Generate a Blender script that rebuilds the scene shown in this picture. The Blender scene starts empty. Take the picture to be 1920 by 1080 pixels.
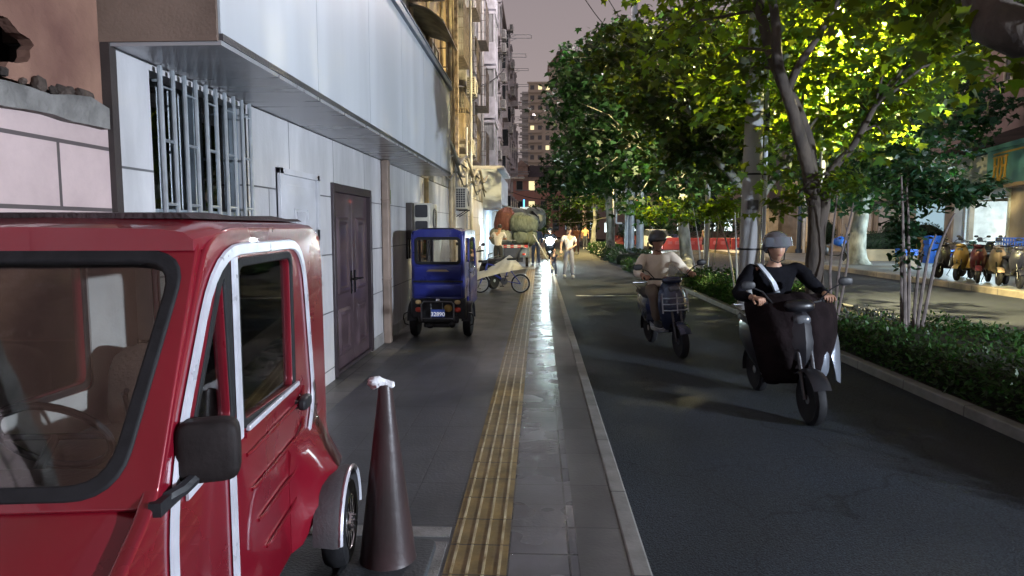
import bpy, math, random
import numpy as np
from mathutils import Vector, Matrix, Euler, noise
random.seed(7); rng = np.random.default_rng(11)
sc = bpy.context.scene
R = math.radians; PI = math.pi
# ------------------------------------------------------------------ camera
FPX = 1250.0
cam_d = bpy.data.cameras.new('camera'); cam = bpy.data.objects.new('camera', cam_d)
sc.collection.objects.link(cam); sc.camera = cam
cam_d.sensor_width = 36; cam_d.lens = FPX/1920*36; cam_d.clip_start = .05; cam_d.clip_end = 2000
cam.location = (0, 0, 1.63)
PITCH = math.atan(115/FPX); YAW = math.atan(51.5*math.cos(PITCH)/FPX)
cam.rotation_euler = (PI/2-PITCH, 0, YAW)
CM = Euler((PI/2-PITCH, 0, YAW)).to_matrix()
def ray(px, py): return CM @ Vector(((px-960)/FPX, -(py-540)/FPX, -1))
def P(px, py, Y):
    d = ray(px, py); return Vector((0, 0, 1.63)) + d*(Y/d.y)
def G(px, py, z=0):
    d = ray(px, py); return Vector((0, 0, 1.63)) + d*((z-1.63)/d.z)
def W(px, py, X):
    d = ray(px, py); return Vector((0, 0, 1.63)) + d*(X/d.x)
# ------------------------------------------------------------------ night sky, exposure
w = bpy.data.worlds.new('World'); sc.world = w; w.use_nodes = True
nt = w.node_tree; nt.nodes.clear()
wo = nt.nodes.new('ShaderNodeOutputWorld'); bg = nt.nodes.new('ShaderNodeBackground')
tc = nt.nodes.new('ShaderNodeTexCoord'); sx = nt.nodes.new('ShaderNodeSeparateXYZ'); rp = nt.nodes.new('ShaderNodeValToRGB')
rp.color_ramp.elements[0].position = 0.0; rp.color_ramp.elements[0].color = (.26, .215, .205, 1)
rp.color_ramp.elements[1].position = .45; rp.color_ramp.elements[1].color = (.165, .138, .150, 1)
nt.links.new(tc.outputs['Generated'], sx.inputs[0]); nt.links.new(sx.outputs['Z'], rp.inputs[0])
nt.links.new(rp.outputs[0], bg.inputs[0]); bg.inputs[1].default_value = 1.15
nt.links.new(bg.outputs[0], wo.inputs[0])
sc.view_settings.view_transform = 'Standard'; sc.view_settings.look = 'None'
sc.view_settings.exposure = 0.55; sc.view_settings.gamma = 1
sc.render.engine = 'CYCLES'
sc.cycles.use_denoising = True
sc.cycles.use_adaptive_sampling = True; sc.cycles.adaptive_threshold = .02
sc.cycles.max_bounces = 6; sc.cycles.diffuse_bounces = 3; sc.cycles.glossy_bounces = 3; sc.cycles.transmission_bounces = 4
sc.cycles.transparent_max_bounces = 24; sc.cycles.sample_clamp_indirect = 4; sc.cycles.caustics_reflective = False; sc.cycles.caustics_refractive = False
# ------------------------------------------------------------------ helpers
COL = sc.collection
MATS = {}
def M(name, col=(.5, .5, .5), rough=.6, metal=0, var=.18, scale=3.0, bump=.15, bscale=60, coat=0, emit=None, es=1, spec=.5, col2=None, tex='noise', stretch=None):
    if name in MATS: return MATS[name]
    m = bpy.data.materials.new(name); m.use_nodes = True; t = m.node_tree; b = t.nodes['Principled BSDF']
    c = Vector(col[:3]); c2 = Vector(col2) if col2 else c*(1-var*1.6)
    n = t.nodes.new('ShaderNodeTexNoise'); n.inputs['Scale'].default_value = scale; n.inputs['Detail'].default_value = 6
    co = t.nodes.new('ShaderNodeTexCoord'); mp = t.nodes.new('ShaderNodeMapping')
    if stretch: mp.inputs['Scale'].default_value = stretch
    t.links.new(co.outputs['Object'], mp.inputs[0]); t.links.new(mp.outputs[0], n.inputs[0])
    r = t.nodes.new('ShaderNodeValToRGB'); r.color_ramp.elements[0].position = .33; r.color_ramp.elements[1].position = .67
    r.color_ramp.elements[0].color = (*c2, 1); r.color_ramp.elements[1].color = (*(c*(1+var*.5)), 1)
    t.links.new(n.outputs[0], r.inputs[0])
    if emit is None: t.links.new(r.outputs[0], b.inputs['Base Color'])
    else:
        b.inputs['Base Color'].default_value = (*c, 1); b.inputs['Emission Color'].default_value = (*emit, 1); b.inputs['Emission Strength'].default_value = es
    b.inputs['Roughness'].default_value = rough; b.inputs['Metallic'].default_value = metal
    b.inputs['Coat Weight'].default_value = coat; b.inputs['Specular IOR Level'].default_value = spec
    if bump:
        n2 = t.nodes.new('ShaderNodeTexNoise'); n2.inputs['Scale'].default_value = bscale; n2.inputs['Detail'].default_value = 4
        t.links.new(mp.outputs[0], n2.inputs[0])
        bp = t.nodes.new('ShaderNodeBump'); bp.inputs['Strength'].default_value = bump; bp.inputs['Distance'].default_value = .02
        t.links.new(n2.outputs[0], bp.inputs['Height']); t.links.new(bp.outputs[0], b.inputs['Normal'])
        mr = t.nodes.new('ShaderNodeMapRange'); mr.inputs['To Min'].default_value = max(.04, rough-.1); mr.inputs['To Max'].default_value = min(1, rough+.12)
        t.links.new(n.outputs[0], mr.inputs[0]); t.links.new(mr.outputs[0], b.inputs['Roughness'])
    MATS[name] = m; return m
def brickmat(name, col, col2, mortar, bw, rh, ms, axes, off=(0, 0), rough=.6, frac=.5, bump=.3, var=.12, nscale=1.6, roughv=.12, bias=0, streak=None, spec=.5):
    """stone or paver courses; axes picks the two object axes used as (u, v)"""
    m = bpy.data.materials.new(name); m.use_nodes = True; t = m.node_tree; b = t.nodes['Principled BSDF']; L = t.links.new
    co = t.nodes.new('ShaderNodeTexCoord'); s = t.nodes.new('ShaderNodeSeparateXYZ'); L(co.outputs['Object'], s.inputs[0])
    cb = t.nodes.new('ShaderNodeCombineXYZ')
    for k, ax in enumerate(axes):
        ad = t.nodes.new('ShaderNodeMath'); ad.operation = 'ADD'; ad.inputs[1].default_value = off[k]+200*(rh if k else bw)
        L(s.outputs['XYZ'.index(ax)], ad.inputs[0]); L(ad.outputs[0], cb.inputs[k])
    br = t.nodes.new('ShaderNodeTexBrick'); L(cb.outputs[0], br.inputs[0])
    br.inputs['Scale'].default_value = 1; br.inputs['Brick Width'].default_value = bw; br.inputs['Row Height'].default_value = rh
    br.inputs['Mortar Size'].default_value = ms; br.inputs['Mortar Smooth'].default_value = .1; br.inputs['Bias'].default_value = bias; br.offset = frac
    br.inputs['Color1'].default_value = (*col, 1); br.inputs['Color2'].default_value = (*col2, 1); br.inputs['Mortar'].default_value = (*mortar, 1)
    n = t.nodes.new('ShaderNodeTexNoise'); n.inputs['Scale'].default_value = nscale; n.inputs['Detail'].default_value = 8; n.inputs['Roughness'].default_value = .65
    mp = t.nodes.new('ShaderNodeMapping'); L(co.outputs['Object'], mp.inputs[0]); L(mp.outputs[0], n.inputs[0])
    if streak: mp.inputs['Scale'].default_value = streak
    mr = t.nodes.new('ShaderNodeMapRange'); mr.inputs['From Min'].default_value = .3; mr.inputs['From Max'].default_value = .7
    mr.inputs['To Min'].default_value = 1-var*2; mr.inputs['To Max'].default_value = 1+var*.6; L(n.outputs[0], mr.inputs[0])
    mx = t.nodes.new('ShaderNodeMix'); mx.data_type = 'RGBA'; mx.blend_type = 'MULTIPLY'; mx.inputs['Factor'].default_value = 1
    L(br.outputs['Color'], mx.inputs['A']); L(mr.outputs[0], mx.inputs['B']); L(mx.outputs['Result'], b.inputs['Base Color'])
    r2 = t.nodes.new('ShaderNodeMapRange'); r2.inputs['To Min'].default_value = rough-roughv; r2.inputs['To Max'].default_value = rough+roughv
    n3 = t.nodes.new('ShaderNodeTexNoise'); n3.inputs['Scale'].default_value = 2.3; L(cb.outputs[0], n3.inputs[0]); L(n3.outputs[0], r2.inputs[0]); L(r2.outputs[0], b.inputs['Roughness'])
    b.inputs['Specular IOR Level'].default_value = spec
    n4 = t.nodes.new('ShaderNodeTexNoise'); n4.inputs['Scale'].default_value = 45; n4.inputs['Detail'].default_value = 5; L(co.outputs['Object'], n4.inputs[0])
    ma = t.nodes.new('ShaderNodeMath'); ma.operation = 'SUBTRACT'; L(n4.outputs[0], ma.inputs[0]); L(br.outputs['Fac'], ma.inputs[1])
    bp = t.nodes.new('ShaderNodeBump'); bp.inputs['Strength'].default_value = bump; bp.inputs['Distance'].default_value = .006
    L(ma.outputs[0], bp.inputs['Height']); L(bp.outputs[0], b.inputs['Normal'])
    MATS[name] = m; return m
def glass(name, tint=(.6, .7, .75), alpha=.25, rough=.03):
    if name in MATS: return MATS[name]
    m = bpy.data.materials.new(name); m.use_nodes = True; t = m.node_tree; t.nodes.clear(); L = t.links.new
    o = t.nodes.new('ShaderNodeOutputMaterial'); g = t.nodes.new('ShaderNodeBsdfGlossy'); tr = t.nodes.new('ShaderNodeBsdfTransparent')
    g.inputs['Roughness'].default_value = rough; tr.inputs[0].default_value = (*tint, 1)
    f = t.nodes.new('ShaderNodeFresnel'); f.inputs[0].default_value = 1.5
    a = t.nodes.new('ShaderNodeMath'); a.operation = 'ADD'; a.inputs[1].default_value = alpha; L(f.outputs[0], a.inputs[0])
    mx = t.nodes.new('ShaderNodeMixShader'); L(a.outputs[0], mx.inputs[0]); L(tr.outputs[0], mx.inputs[1]); L(g.outputs[0], mx.inputs[2]); L(mx.outputs[0], o.inputs[0])
    MATS[name] = m; return m
def leafmat(name, col, tcol, tw=.5, rough=.45):
    m = bpy.data.materials.new(name); m.use_nodes = True; t = m.node_tree; t.nodes.clear(); L = t.links.new
    o = t.nodes.new('ShaderNodeOutputMaterial'); b = t.nodes.new('ShaderNodeBsdfPrincipled'); tr = t.nodes.new('ShaderNodeBsdfTranslucent')
    ge = t.nodes.new('ShaderNodeNewGeometry'); 
    def var(c):
        h = t.nodes.new('ShaderNodeHueSaturation'); h.inputs['Color'].default_value = (*c, 1)
        a = t.nodes.new('ShaderNodeMapRange'); a.inputs['To Min'].default_value = .45; a.inputs['To Max'].default_value = 1.5; L(ge.outputs['Random Per Island'], a.inputs[0]); L(a.outputs[0], h.inputs['Value'])
        a2 = t.nodes.new('ShaderNodeMapRange'); a2.inputs['To Min'].default_value = .475; a2.inputs['To Max'].default_value = .515; L(ge.outputs['Random Per Island'], a2.inputs[0]); L(a2.outputs[0], h.inputs['Hue'])
        return h.outputs[0]
    L(var(col), b.inputs['Base Color']); b.inputs['Roughness'].default_value = rough; L(var(tcol), tr.inputs[0])
    mx = t.nodes.new('ShaderNodeMixShader'); mx.inputs[0].default_value = tw; L(b.outputs[0], mx.inputs[1]); L(tr.outputs[0], mx.inputs[2]); L(mx.outputs[0], o.inputs[0])
    MATS[name] = m; return m
class MB:
    """collects shapes with material slots; build() links them as one mesh object"""
    def __init__(s, T=None): s.v = []; s.f = []; s.m = []; s.mi = 0; s.T = T or Matrix()
    def mat(s, i): s.mi = i; return s
    def add(s, vs, fs):
        k = len(s.v); s.v += [tuple(s.T @ Vector(v)) for v in vs]; s.f += [tuple(i+k for i in f) for f in fs]; s.m += [s.mi]*len(fs); return s
    def box(s, c, d, rz=0, T=None):
        x, y, z = d[0]/2, d[1]/2, d[2]/2
        Q = Matrix.Translation(c) @ (T or Matrix.Rotation(rz, 4, 'Z'))
        vs = [Q @ Vector(p) for p in ((-x,-y,-z),(x,-y,-z),(x,y,-z),(-x,y,-z),(-x,-y,z),(x,-y,z),(x,y,z),(-x,y,z))]
        return s.add(vs, [(0,3,2,1),(4,5,6,7),(0,1,5,4),(1,2,6,5),(2,3,7,6),(3,0,4,7)])
    def b2(s, a, b): return s.box([(a[i]+b[i])/2 for i in range(3)], [abs(b[i]-a[i]) for i in range(3)])
    def tube(s, pts, r, n=8, cap=True, sq=1):
        pts = [Vector(p) for p in pts]; rs = r if isinstance(r, (list, tuple)) else [r]*len(pts)
        vs = []; fs = []; u = None
        for i, p in enumerate(pts):
            t = (pts[min(i+1, len(pts)-1)]-pts[max(i-1, 0)]); t = t.normalized() if t.length > 1e-9 else Vector((0, 0, 1))
            if u is None: u = t.cross(Vector((0, 0, 1)) if abs(t.z) < .9 else Vector((1, 0, 0)))
            u = (u - t*u.dot(t)); u = u.normalized() if u.length > 1e-6 else t.orthogonal().normalized()
            w_ = t.cross(u)
            for k in range(n):
                a = 2*PI*k/n; vs.append(p + (u*math.cos(a)+w_*math.sin(a)*sq)*rs[i])
        for i in range(len(pts)-1):
            for k in range(n): fs.append((i*n+k, i*n+(k+1)%n, (i+1)*n+(k+1)%n, (i+1)*n+k))
        if cap: fs += [tuple(range(n))[::-1], tuple((len(pts)-1)*n+k for k in range(n))]
        return s.add(vs, fs)
    def loft(s, rings, cap=True, closed=True):
        n = len(rings[0]); vs = [v for r in rings for v in r]; fs = []
        for i in range(len(rings)-1):
            for k in range(n if closed else n-1): fs.append((i*n+k, i*n+(k+1)%n, (i+1)*n+(k+1)%n, (i+1)*n+k))
        if cap and closed: fs += [tuple(range(n))[::-1], tuple((len(rings)-1)*n+k for k in range(n))]
        return s.add(vs, fs)
    def ell(s, c, r, T=None, n=14, m=9, e=1.0, fn=None):
        """ellipsoid; e < 1 squares it off"""
        Q = Matrix.Translation(c) @ (T or Matrix())
        sg = lambda a: math.copysign(abs(a)**e, a)
        vs = []; fs = []
        for i in range(1, m):
            th = PI*i/m - PI/2
            for k in range(n):
                ph = 2*PI*k/n; p = Vector((r[0]*sg(math.cos(th))*sg(math.cos(ph)), r[1]*sg(math.cos(th))*sg(math.sin(ph)), r[2]*sg(math.sin(th))))
                if fn: p = fn(p)
                vs.append(Q @ p)
        lo = Vector((0, 0, -r[2])); hi = Vector((0, 0, r[2]))
        if fn: lo = fn(lo); hi = fn(hi)
        vs += [Q @ lo, Q @ hi]; L_ = len(vs)
        for i in range(m-2):
            for k in range(n): fs.append((i*n+k, i*n+(k+1)%n, (i+1)*n+(k+1)%n, (i+1)*n+k))
        for k in range(n): fs += [(L_-2, (k+1)%n, k), (L_-1, (m-2)*n+k, (m-2)*n+(k+1)%n)]
        return s.add(vs, fs)
    def torus(s, c, R_, r, T=None, n=24, k=8):
        Q = Matrix.Translation(c) @ (T or Matrix())
        pts = [Q @ Vector((R_*math.cos(2*PI*i/n), R_*math.sin(2*PI*i/n), 0)) for i in range(n)]
        ax = (Q.to_3x3() @ Vector((0, 0, 1))).normalized(); cc = Q @ Vector((0, 0, 0)); vs = []; fs = []
        for p in pts:
            d = (p-cc).normalized()
            for j in range(k): a = 2*PI*j/k; vs.append(p + (d*math.cos(a)+ax*math.sin(a))*r)
        for i in range(n):
            for j in range(k): fs.append((i*k+j, ((i+1)%n)*k+j, ((i+1)%n)*k+(j+1)%k, i*k+(j+1)%k))
        return s.add(vs, fs)
    def lathe(s, prof, c=(0, 0, 0), T=None, n=24):
        Q = Matrix.Translation(c) @ (T or Matrix())
        return s.loft([[Q @ Vector((r*math.cos(2*PI*k/n), r*math.sin(2*PI*k/n), z)) for k in range(n)] for r, z in prof])
    def plate(s, loops, th, T=None, bev=0):
        """flat shape with holes, extruded; local XY plane mapped by T"""
        cu = bpy.data.curves.new('tmp', 'CURVE'); cu.dimensions = '2D'; cu.fill_mode = 'BOTH'; cu.extrude = th/2-bev; cu.bevel_depth = bev; cu.bevel_resolution = 2
        for lp in loops:
            sp = cu.splines.new('POLY'); sp.points.add(len(lp)-1); sp.use_cyclic_u = True
            for i, q in enumerate(lp): sp.points[i].co = (q[0], q[1], 0, 1)
        ob = bpy.data.objects.new('tmp', cu); me = ob.to_mesh(); Q = T or Matrix()
        s.add([Q @ v.co for v in me.vertices], [tuple(p.vertices) for p in me.polygons])
        ob.to_mesh_clear(); bpy.data.objects.remove(ob); bpy.data.curves.remove(cu); return s
    def mesh(s, me, T=None):
        Q = T or Matrix(); s.add([Q @ v.co for v in me.vertices], [tuple(p.vertices) for p in me.polygons]); return s
    def build(s, name, mats, parent=None, smooth=35, bevel=0, bseg=2, **kw):
        me = bpy.data.meshes.new(name); me.from_pydata(s.v, [], s.f)
        if not isinstance(mats, (list, tuple)): mats = [mats]
        for m in mats: me.materials.append(m)
        me.polygons.foreach_set('material_index', s.m)
        if smooth:
            me.polygons.foreach_set('use_smooth', [True]*len(s.f))
            try: me.set_sharp_from_angle(angle=R(smooth))
            except Exception: pass
        me.update(); o = bpy.data.objects.new(name, me); COL.objects.link(o)
        if parent: o.parent = parent
        if bevel:
            b = o.modifiers.new('bevel', 'BEVEL'); b.width = bevel; b.segments = bseg; b.limit_method = 'ANGLE'; b.angle_limit = R(40)
        tag(o, **kw); return o
def tag(o, label=None, cat=None, group=None, kind=None):
    if label: o['label'] = label
    if cat: o['category'] = cat
    if group: o['group'] = group
    if kind: o['kind'] = kind
    return o
def thing(name, label, cat, loc=(0, 0, 0), rz=0, group=None, kind=None):
    o = bpy.data.objects.new(name, None); COL.objects.link(o); o.location = loc; o.rotation_euler = (0, 0, rz); o.empty_display_size = .2
    return tag(o, label, cat, group, kind)
def dup(root, loc, rz=0, label=None, group=None, scale=None):
    def cp(o, par):
        c = o.copy(); COL.objects.link(c); c.parent = par
        for ch in list(KIDS.get(o.name, [])): cp(ch, c)
        return c
    KIDS = {}
    for o in COL.objects:
        if o.parent: KIDS.setdefault(o.parent.name, []).append(o)
    c = cp(root, None); c.location = loc; c.rotation_euler = (0, 0, rz)
    if label: c['label'] = label
    if group: c['group'] = group
    if scale: c.scale = scale
    return c
def rrect(w_, h, r, n=5, cx=0, cy=0):
    o = []
    for (x, y, a) in ((w_/2-r, h/2-r, 0), (-w_/2+r, h/2-r, 90), (-w_/2+r, -h/2+r, 180), (w_/2-r, -h/2+r, 270)):
        for k in range(n+1): t = R(a+90*k/n); o.append((cx+x+r*math.cos(t), cy+y+r*math.sin(t)))
    return o
def rpoly(pts, r, n=4):
    """round the corners of a polygon"""
    o = []; N = len(pts)
    for i in range(N):
        a, b, c = Vector(pts[i-1]), Vector(pts[i]), Vector(pts[(i+1) % N])
        u = (a-b); v = (c-b); k = min(r, u.length*.45, v.length*.45); p = b+u.normalized()*k; q = b+v.normalized()*k
        for j in range(n+1): t = j/n; o.append(tuple(p*(1-t)**2 + b*2*t*(1-t) + q*t*t))
    return o
# plane helpers: map local (x, y) -> world planes
YZ = Matrix(((0, 0, 1, 0), (1, 0, 0, 0), (0, 1, 0, 0), (0, 0, 0, 1)))    # local x->Y, y->Z, normal X
XZ = Matrix(((1, 0, 0, 0), (0, 0, -1, 0), (0, 1, 0, 0), (0, 0, 0, 1)))   # local x->X, y->Z, normal -Y
def text(body, size, mat, parent, T, ext=.002, name='lettering', bold=0):
    cu = bpy.data.curves.new(name, 'FONT'); cu.body = body; cu.size = size; cu.extrude = ext; cu.offset = bold; cu.align_x = 'CENTER'; cu.align_y = 'CENTER'
    t = bpy.data.objects.new('tmp', cu); COL.objects.link(t); bpy.context.view_layer.update()
    me = bpy.data.meshes.new_from_object(t.evaluated_get(bpy.context.evaluated_depsgraph_get())); bpy.data.objects.remove(t)
    me.transform(T); me.materials.clear(); me.materials.append(mat); o = bpy.data.objects.new(name, me); COL.objects.link(o); o.parent = parent; return o
# ------------------------------------------------------------------ street lamps (lights)
def lamp(kind, name, loc, col, power, size=.2, parent=None, rot=None, spot=None):
    d = bpy.data.lights.new(name, kind); d.color = col; d.energy = power
    if kind == 'AREA': d.shape = 'RECTANGLE'; d.size = size[0]; d.size_y = size[1]
    else: d.shadow_soft_size = size
    if spot: d.spot_size = R(spot); d.spot_blend = .6
    o = bpy.data.objects.new(name, d); COL.objects.link(o); o.location = loc
    if rot: o.rotation_euler = rot
    if parent: o.parent = parent
    return o
def aim(d): return Vector(d).to_track_quat('-Z', 'Y').to_euler()
galv = M('galvanised', (.42, .44, .47), .4, .7, .12, 6, .05)
def street_lamp(base, hgt, arm, label, col, power, size=.18, es=40, spot=165, rad=.07, at=None):
    t = thing('street_lamp', label, 'street lamp', base)
    MB().lathe([(.14, 0), (.14, .3), (rad*1.1, .34), (rad*.7, hgt)], n=14).build('post', galv, t)
    a = Vector(arm); tip = Vector((0, 0, hgt))+a
    MB().tube([(0, 0, hgt-.4), Vector((0, 0, hgt-.1))+a*.35, tip], .035, 8).build('arm', galv, t)
    d = a.normalized(); ang = math.atan2(d.y, d.x)
    T = Matrix.Translation(tip) @ Matrix.Rotation(ang, 4, 'Z')
    MB(T).ell((.25, 0, 0), (.36, .15, .07), e=.7).build('lamp_head', M('lamp_shell', (.3, .31, .33), .4, .4), t)
    MB(T).box((.25, 0, -.062), (.42, .18, .03)).build('lamp_lens', M('lens_%d' % int(col[2]*100), (1, 1, 1), .5, emit=col, es=es), t, bevel=.01)
    lamp('SPOT' if spot else 'POINT', 'lamp_light', T @ Vector((.25, 0, -.15)), col, power, size, t, spot=spot, rot=aim(Vector(at)-Vector(base)-tip) if at else None)
    return t
L1P = P(1572, 45, 14.0)
street_lamp((P(1534, 500, 14.6).x, 14.6, -.06), L1P.z+.1, (.45, -.6, .1), 'street lamp buried in the yellow-lit crown above the dark rider', (1, .84, .42), 11500, .06, 60, spot=None)
street_lamp((12.3, -2.0, .10), 2.75, (-.5, 0, .05), 'added cool white low lamp post outside the frame, in place of shop light', (.76, .86, 1), 10500, .18, 40, spot=None)  # post added out of view, in place of shop light across the street

def added_mast_light():  # unseen lamp added above the frame to brighten the left facades
    g = P(1183, 425, 34.5)
    t = thing('street_lamp', 'added unseen mast lamp above the frame, brightening the old block fronts', 'street lamp', (g.x, 34.9, -.02))
    MB().lathe([(.15, 0), (.08, 15.5)], n=12).build('post', galv, t)
    MB().ell((-.3, 0, 15.5), (.5, .25, .1), e=.7).build('lamp_head', M('lamp_shell'), t); MB().box((-.3, 0, 15.38), (.6, .3, .04)).build('lamp_lens', M('mast_lens', (1, 1, 1), .5, emit=(1, .85, .85), es=20), t)
    lamp('POINT', 'lamp_light', (-.3, 0, 15.2), (1, .88, .88), 4200, .3, t)
added_mast_light()

lq = P(1345, 135, 18.6)
street_lamp((4.6, 18.6, -.02), lq.z+.1, (lq.x-4.6-.3, .02, .1), 'warm street lamp half hidden in the crown behind the concrete pole', (1, .78, .38), 3600, .06, 40, spot=None)
# ------------------------------------------------------------------ ground
XW = -2.18      # face of the left frontage
asph = M('asphalt', (.017, .022, .030), .72, 0, .35, .7, 1.0, 110, spec=.25, col2=(.016, .018, .022))
def add_cracks(m, sc_=.55, w_=.006):
    t = m.node_tree; b = t.nodes['Principled BSDF']; L = t.links.new; co = t.nodes.new('ShaderNodeTexCoord'); nz = t.nodes.new('ShaderNodeTexNoise'); nz.inputs['Scale'].default_value = 2.2; nz.inputs['Detail'].default_value = 6
    ad = t.nodes.new('ShaderNodeVectorMath'); ad.operation = 'MULTIPLY_ADD'; ad.inputs[1].default_value = (.7, .7, 0); L(co.outputs['Object'], nz.inputs[0]); L(nz.outputs['Color'], ad.inputs[0]); L(co.outputs['Object'], ad.inputs[2])
    v = t.nodes.new('ShaderNodeTexVoronoi'); v.feature = 'DISTANCE_TO_EDGE'; v.inputs['Scale'].default_value = sc_; L(ad.outputs[0], v.inputs[0])
    mr = t.nodes.new('ShaderNodeMapRange'); mr.inputs['From Max'].default_value = w_; mr.inputs['To Min'].default_value = .45; L(v.outputs[0], mr.inputs[0])
    n2 = t.nodes.new('ShaderNodeTexNoise'); n2.inputs['Scale'].default_value = 95; L(co.outputs['Object'], n2.inputs[0]); m2 = t.nodes.new('ShaderNodeMapRange'); m2.inputs['From Min'].default_value = .35; m2.inputs['From Max'].default_value = .75; m2.inputs['To Min'].default_value = .6; m2.inputs['To Max'].default_value = 2.1; L(n2.outputs[0], m2.inputs[0])
    mu = t.nodes.new('ShaderNodeMath'); mu.operation = 'MULTIPLY'; L(mr.outputs[0], mu.inputs[0]); L(m2.outputs[0], mu.inputs[1])
    mx = t.nodes.new('ShaderNodeMix'); mx.data_type = 'RGBA'; mx.blend_type = 'MULTIPLY'; mx.inputs['Factor'].default_value = 1
    src = b.inputs['Base Color'].links[0].from_socket; L(src, mx.inputs['A']); L(mu.outputs[0], mx.inputs['B']); L(mx.outputs['Result'], b.inputs['Base Color'])
add_cracks(asph)
asph2 = M('asphalt_road', (.022, .026, .036), .7, 0, .3, .5, .8, 120, col2=(.014, .017, .024), spec=.2)
MB().b2((-60, -20, -.5), (160, 330, -.10)).build('ground', M('soil', (.06, .06, .06), .8), smooth=0, kind='structure')
MB().b2((.54, -12, -.3), (3.80, 240, -.06)).build('cycle_lane', asph, smooth=0, kind='structure')
MB().b2((6.3, -12, -.3), (11.4, 240, -.064)).build('road', asph2, smooth=0, kind='structure')
MB().b2((3.92, -12, -.3), (6.2, 240, -.02)).build('median_soil', M('earth', (.05, .04, .03), .9, 0, .5, 5, 1, 60), smooth=0, kind='structure')
stone = brickmat('kerb_stone', (.24, .235, .22), (.20, .20, .19), (.05, .05, .05), 1.0, .4, .006, 'YX', rough=.6, frac=0, var=.2, nscale=4)
MB().b2((.44, -12, -.3), (.54, 120, .006)).build('kerb', stone, smooth=0, bevel=.012, kind='structure')
MB().b2((3.80, -12, -.3), (3.92, 120, .04)).b2((6.2, -12, -.3), (6.3, 120, .05)).build('kerb', stone, smooth=0, bevel=.012, kind='structure')
pav_l = brickmat('pavers_dark', (.075, .077, .085), (.062, .064, .07), (.035, .035, .037), .6, .3, .005, 'YX', off=(.1, .147), rough=.42, var=.22, nscale=1.2, roughv=.14, frac=0)
pav_r = brickmat('pavers_polished', (.125, .127, .135), (.085, .088, .095), (.035, .036, .038), .30, .30, .006, 'YX', off=(.1, .147), rough=.27, var=.25, nscale=1.5, roughv=.12, frac=0)
pav_b = brickmat('pavers_border', (.16, .15, .14), (.12, .115, .11), (.04, .04, .04), .45, .33, .006, 'YX', off=(.1, .1), rough=.5, var=.25, nscale=2, frac=.5)
MB().b2((-1.86, -12, -.3), (-.450, 75, 0)).build('pavement', pav_l, smooth=0, kind='structure')
MB().b2((-.150, -12, -.3), (.20, 75, 0)).build('pavement', pav_r, smooth=0, kind='structure')
MB().b2((.20, -12, -.3), (.44, 75, .001)).build('pavement', brickmat('pavers_edge', (.10, .098, .097), (.085, .083, .082), (.035, .035, .035), .6, .3, .005, 'YX', off=(.1, .147), rough=.5, var=.22, frac=0), smooth=0, kind='structure')
MB().b2((-4, -12, -.3), (-1.86, 75, .001)).build('pavement', pav_b, smooth=0, kind='structure')
tac = brickmat('tactile_tile', (.24, .165, .055), (.20, .135, .045), (.07, .05, .03), .3, .6, .007, 'YX', off=(.02, .1), rough=.5, var=.3, nscale=5, frac=0)
t_ = MB().b2((-.450, -12, -.3), (-.150, 75, .003))
t_.mat(1)
y = -.02
while y < 60:
    for k in range(4):
        x = -.450+.0375+k*.075; t_.b2((x-.0065, y+.008, .0), (x+.0065, y+.292, .0078))
    y += .3
t_.build('tactile_paving', [tac, M('tactile_rib', (.42, .36, .22), .4, 0, .4, 9, .2, 90, col2=(.25, .18, .08))], smooth=0, kind='structure')
# pale service cover slabs by the cone
MB().b2((-1.55, 3.36, 0), (-.47, 3.47, .006)).b2((-.64, 2.55, 0), (-.47, 3.3, .006)).build('cover_slab', M('pale_slab', (.22, .21, .20), .5, 0, .3, 6, .3, 80), smooth=0, kind='structure')
MB().b2((-1.5, 2.6, 0), (-.66, 3.34, .004)).build('service_cover', M('iron_cover', (.045, .047, .05), .45, .2, .3, 5, .5, 90), smooth=0, kind='structure')
# far pavement with kerb
kerb_far = brickmat('far_kerb_stone', (.26, .22, .16), (.21, .18, .14), (.05, .05, .05), 1.0, .4, .01, 'YX', rough=.6, frac=0, var=.25, nscale=3)
MB().b2((11.4, -12, -.3), (11.65, 60, .10)).build('kerb', kerb_far, smooth=0, bevel=.02, kind='structure')
MB().b2((11.65, -12, -.3), (70, 60, .095)).build('far_pavement', brickmat('far_pavers', (.20, .215, .225), (.17, .185, .195), (.09, .09, .095), .4, .4, .008, 'YX', rough=.45, var=.22, nscale=.7, frac=0), smooth=0, kind='structure')
MB().b2((6.32, 60, -.2), (70, 74, -.055)).build('side_street', asph2, smooth=0, kind='structure')
MB().b2((11.4, 74, -.3), (70, 200, .09)).build('far_pavement', MATS['far_pavers'], smooth=0, kind='structure')
# lane marks (worn)
paint = M('worn_paint', (.55, .55, .52), .5, 0, .5, 6, .3, 80, col2=(.2, .2, .2))
m_ = MB()
for y in range(6, 60, 6): m_.b2((6.62, y, -.066), (6.74, y+3, -.058))
m_.b2((7, 59.0, -.066), (11.3, 59.4, -.058))
for k in range(6): m_.b2((7+k*.75, 56, -.066), (7.4+k*.75, 58.4, -.058))
m_.b2((.9, 16.3, -.064), (3.6, 16.42, -.056))
m_.build('road_markings', paint, smooth=0, kind='structure')

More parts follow.
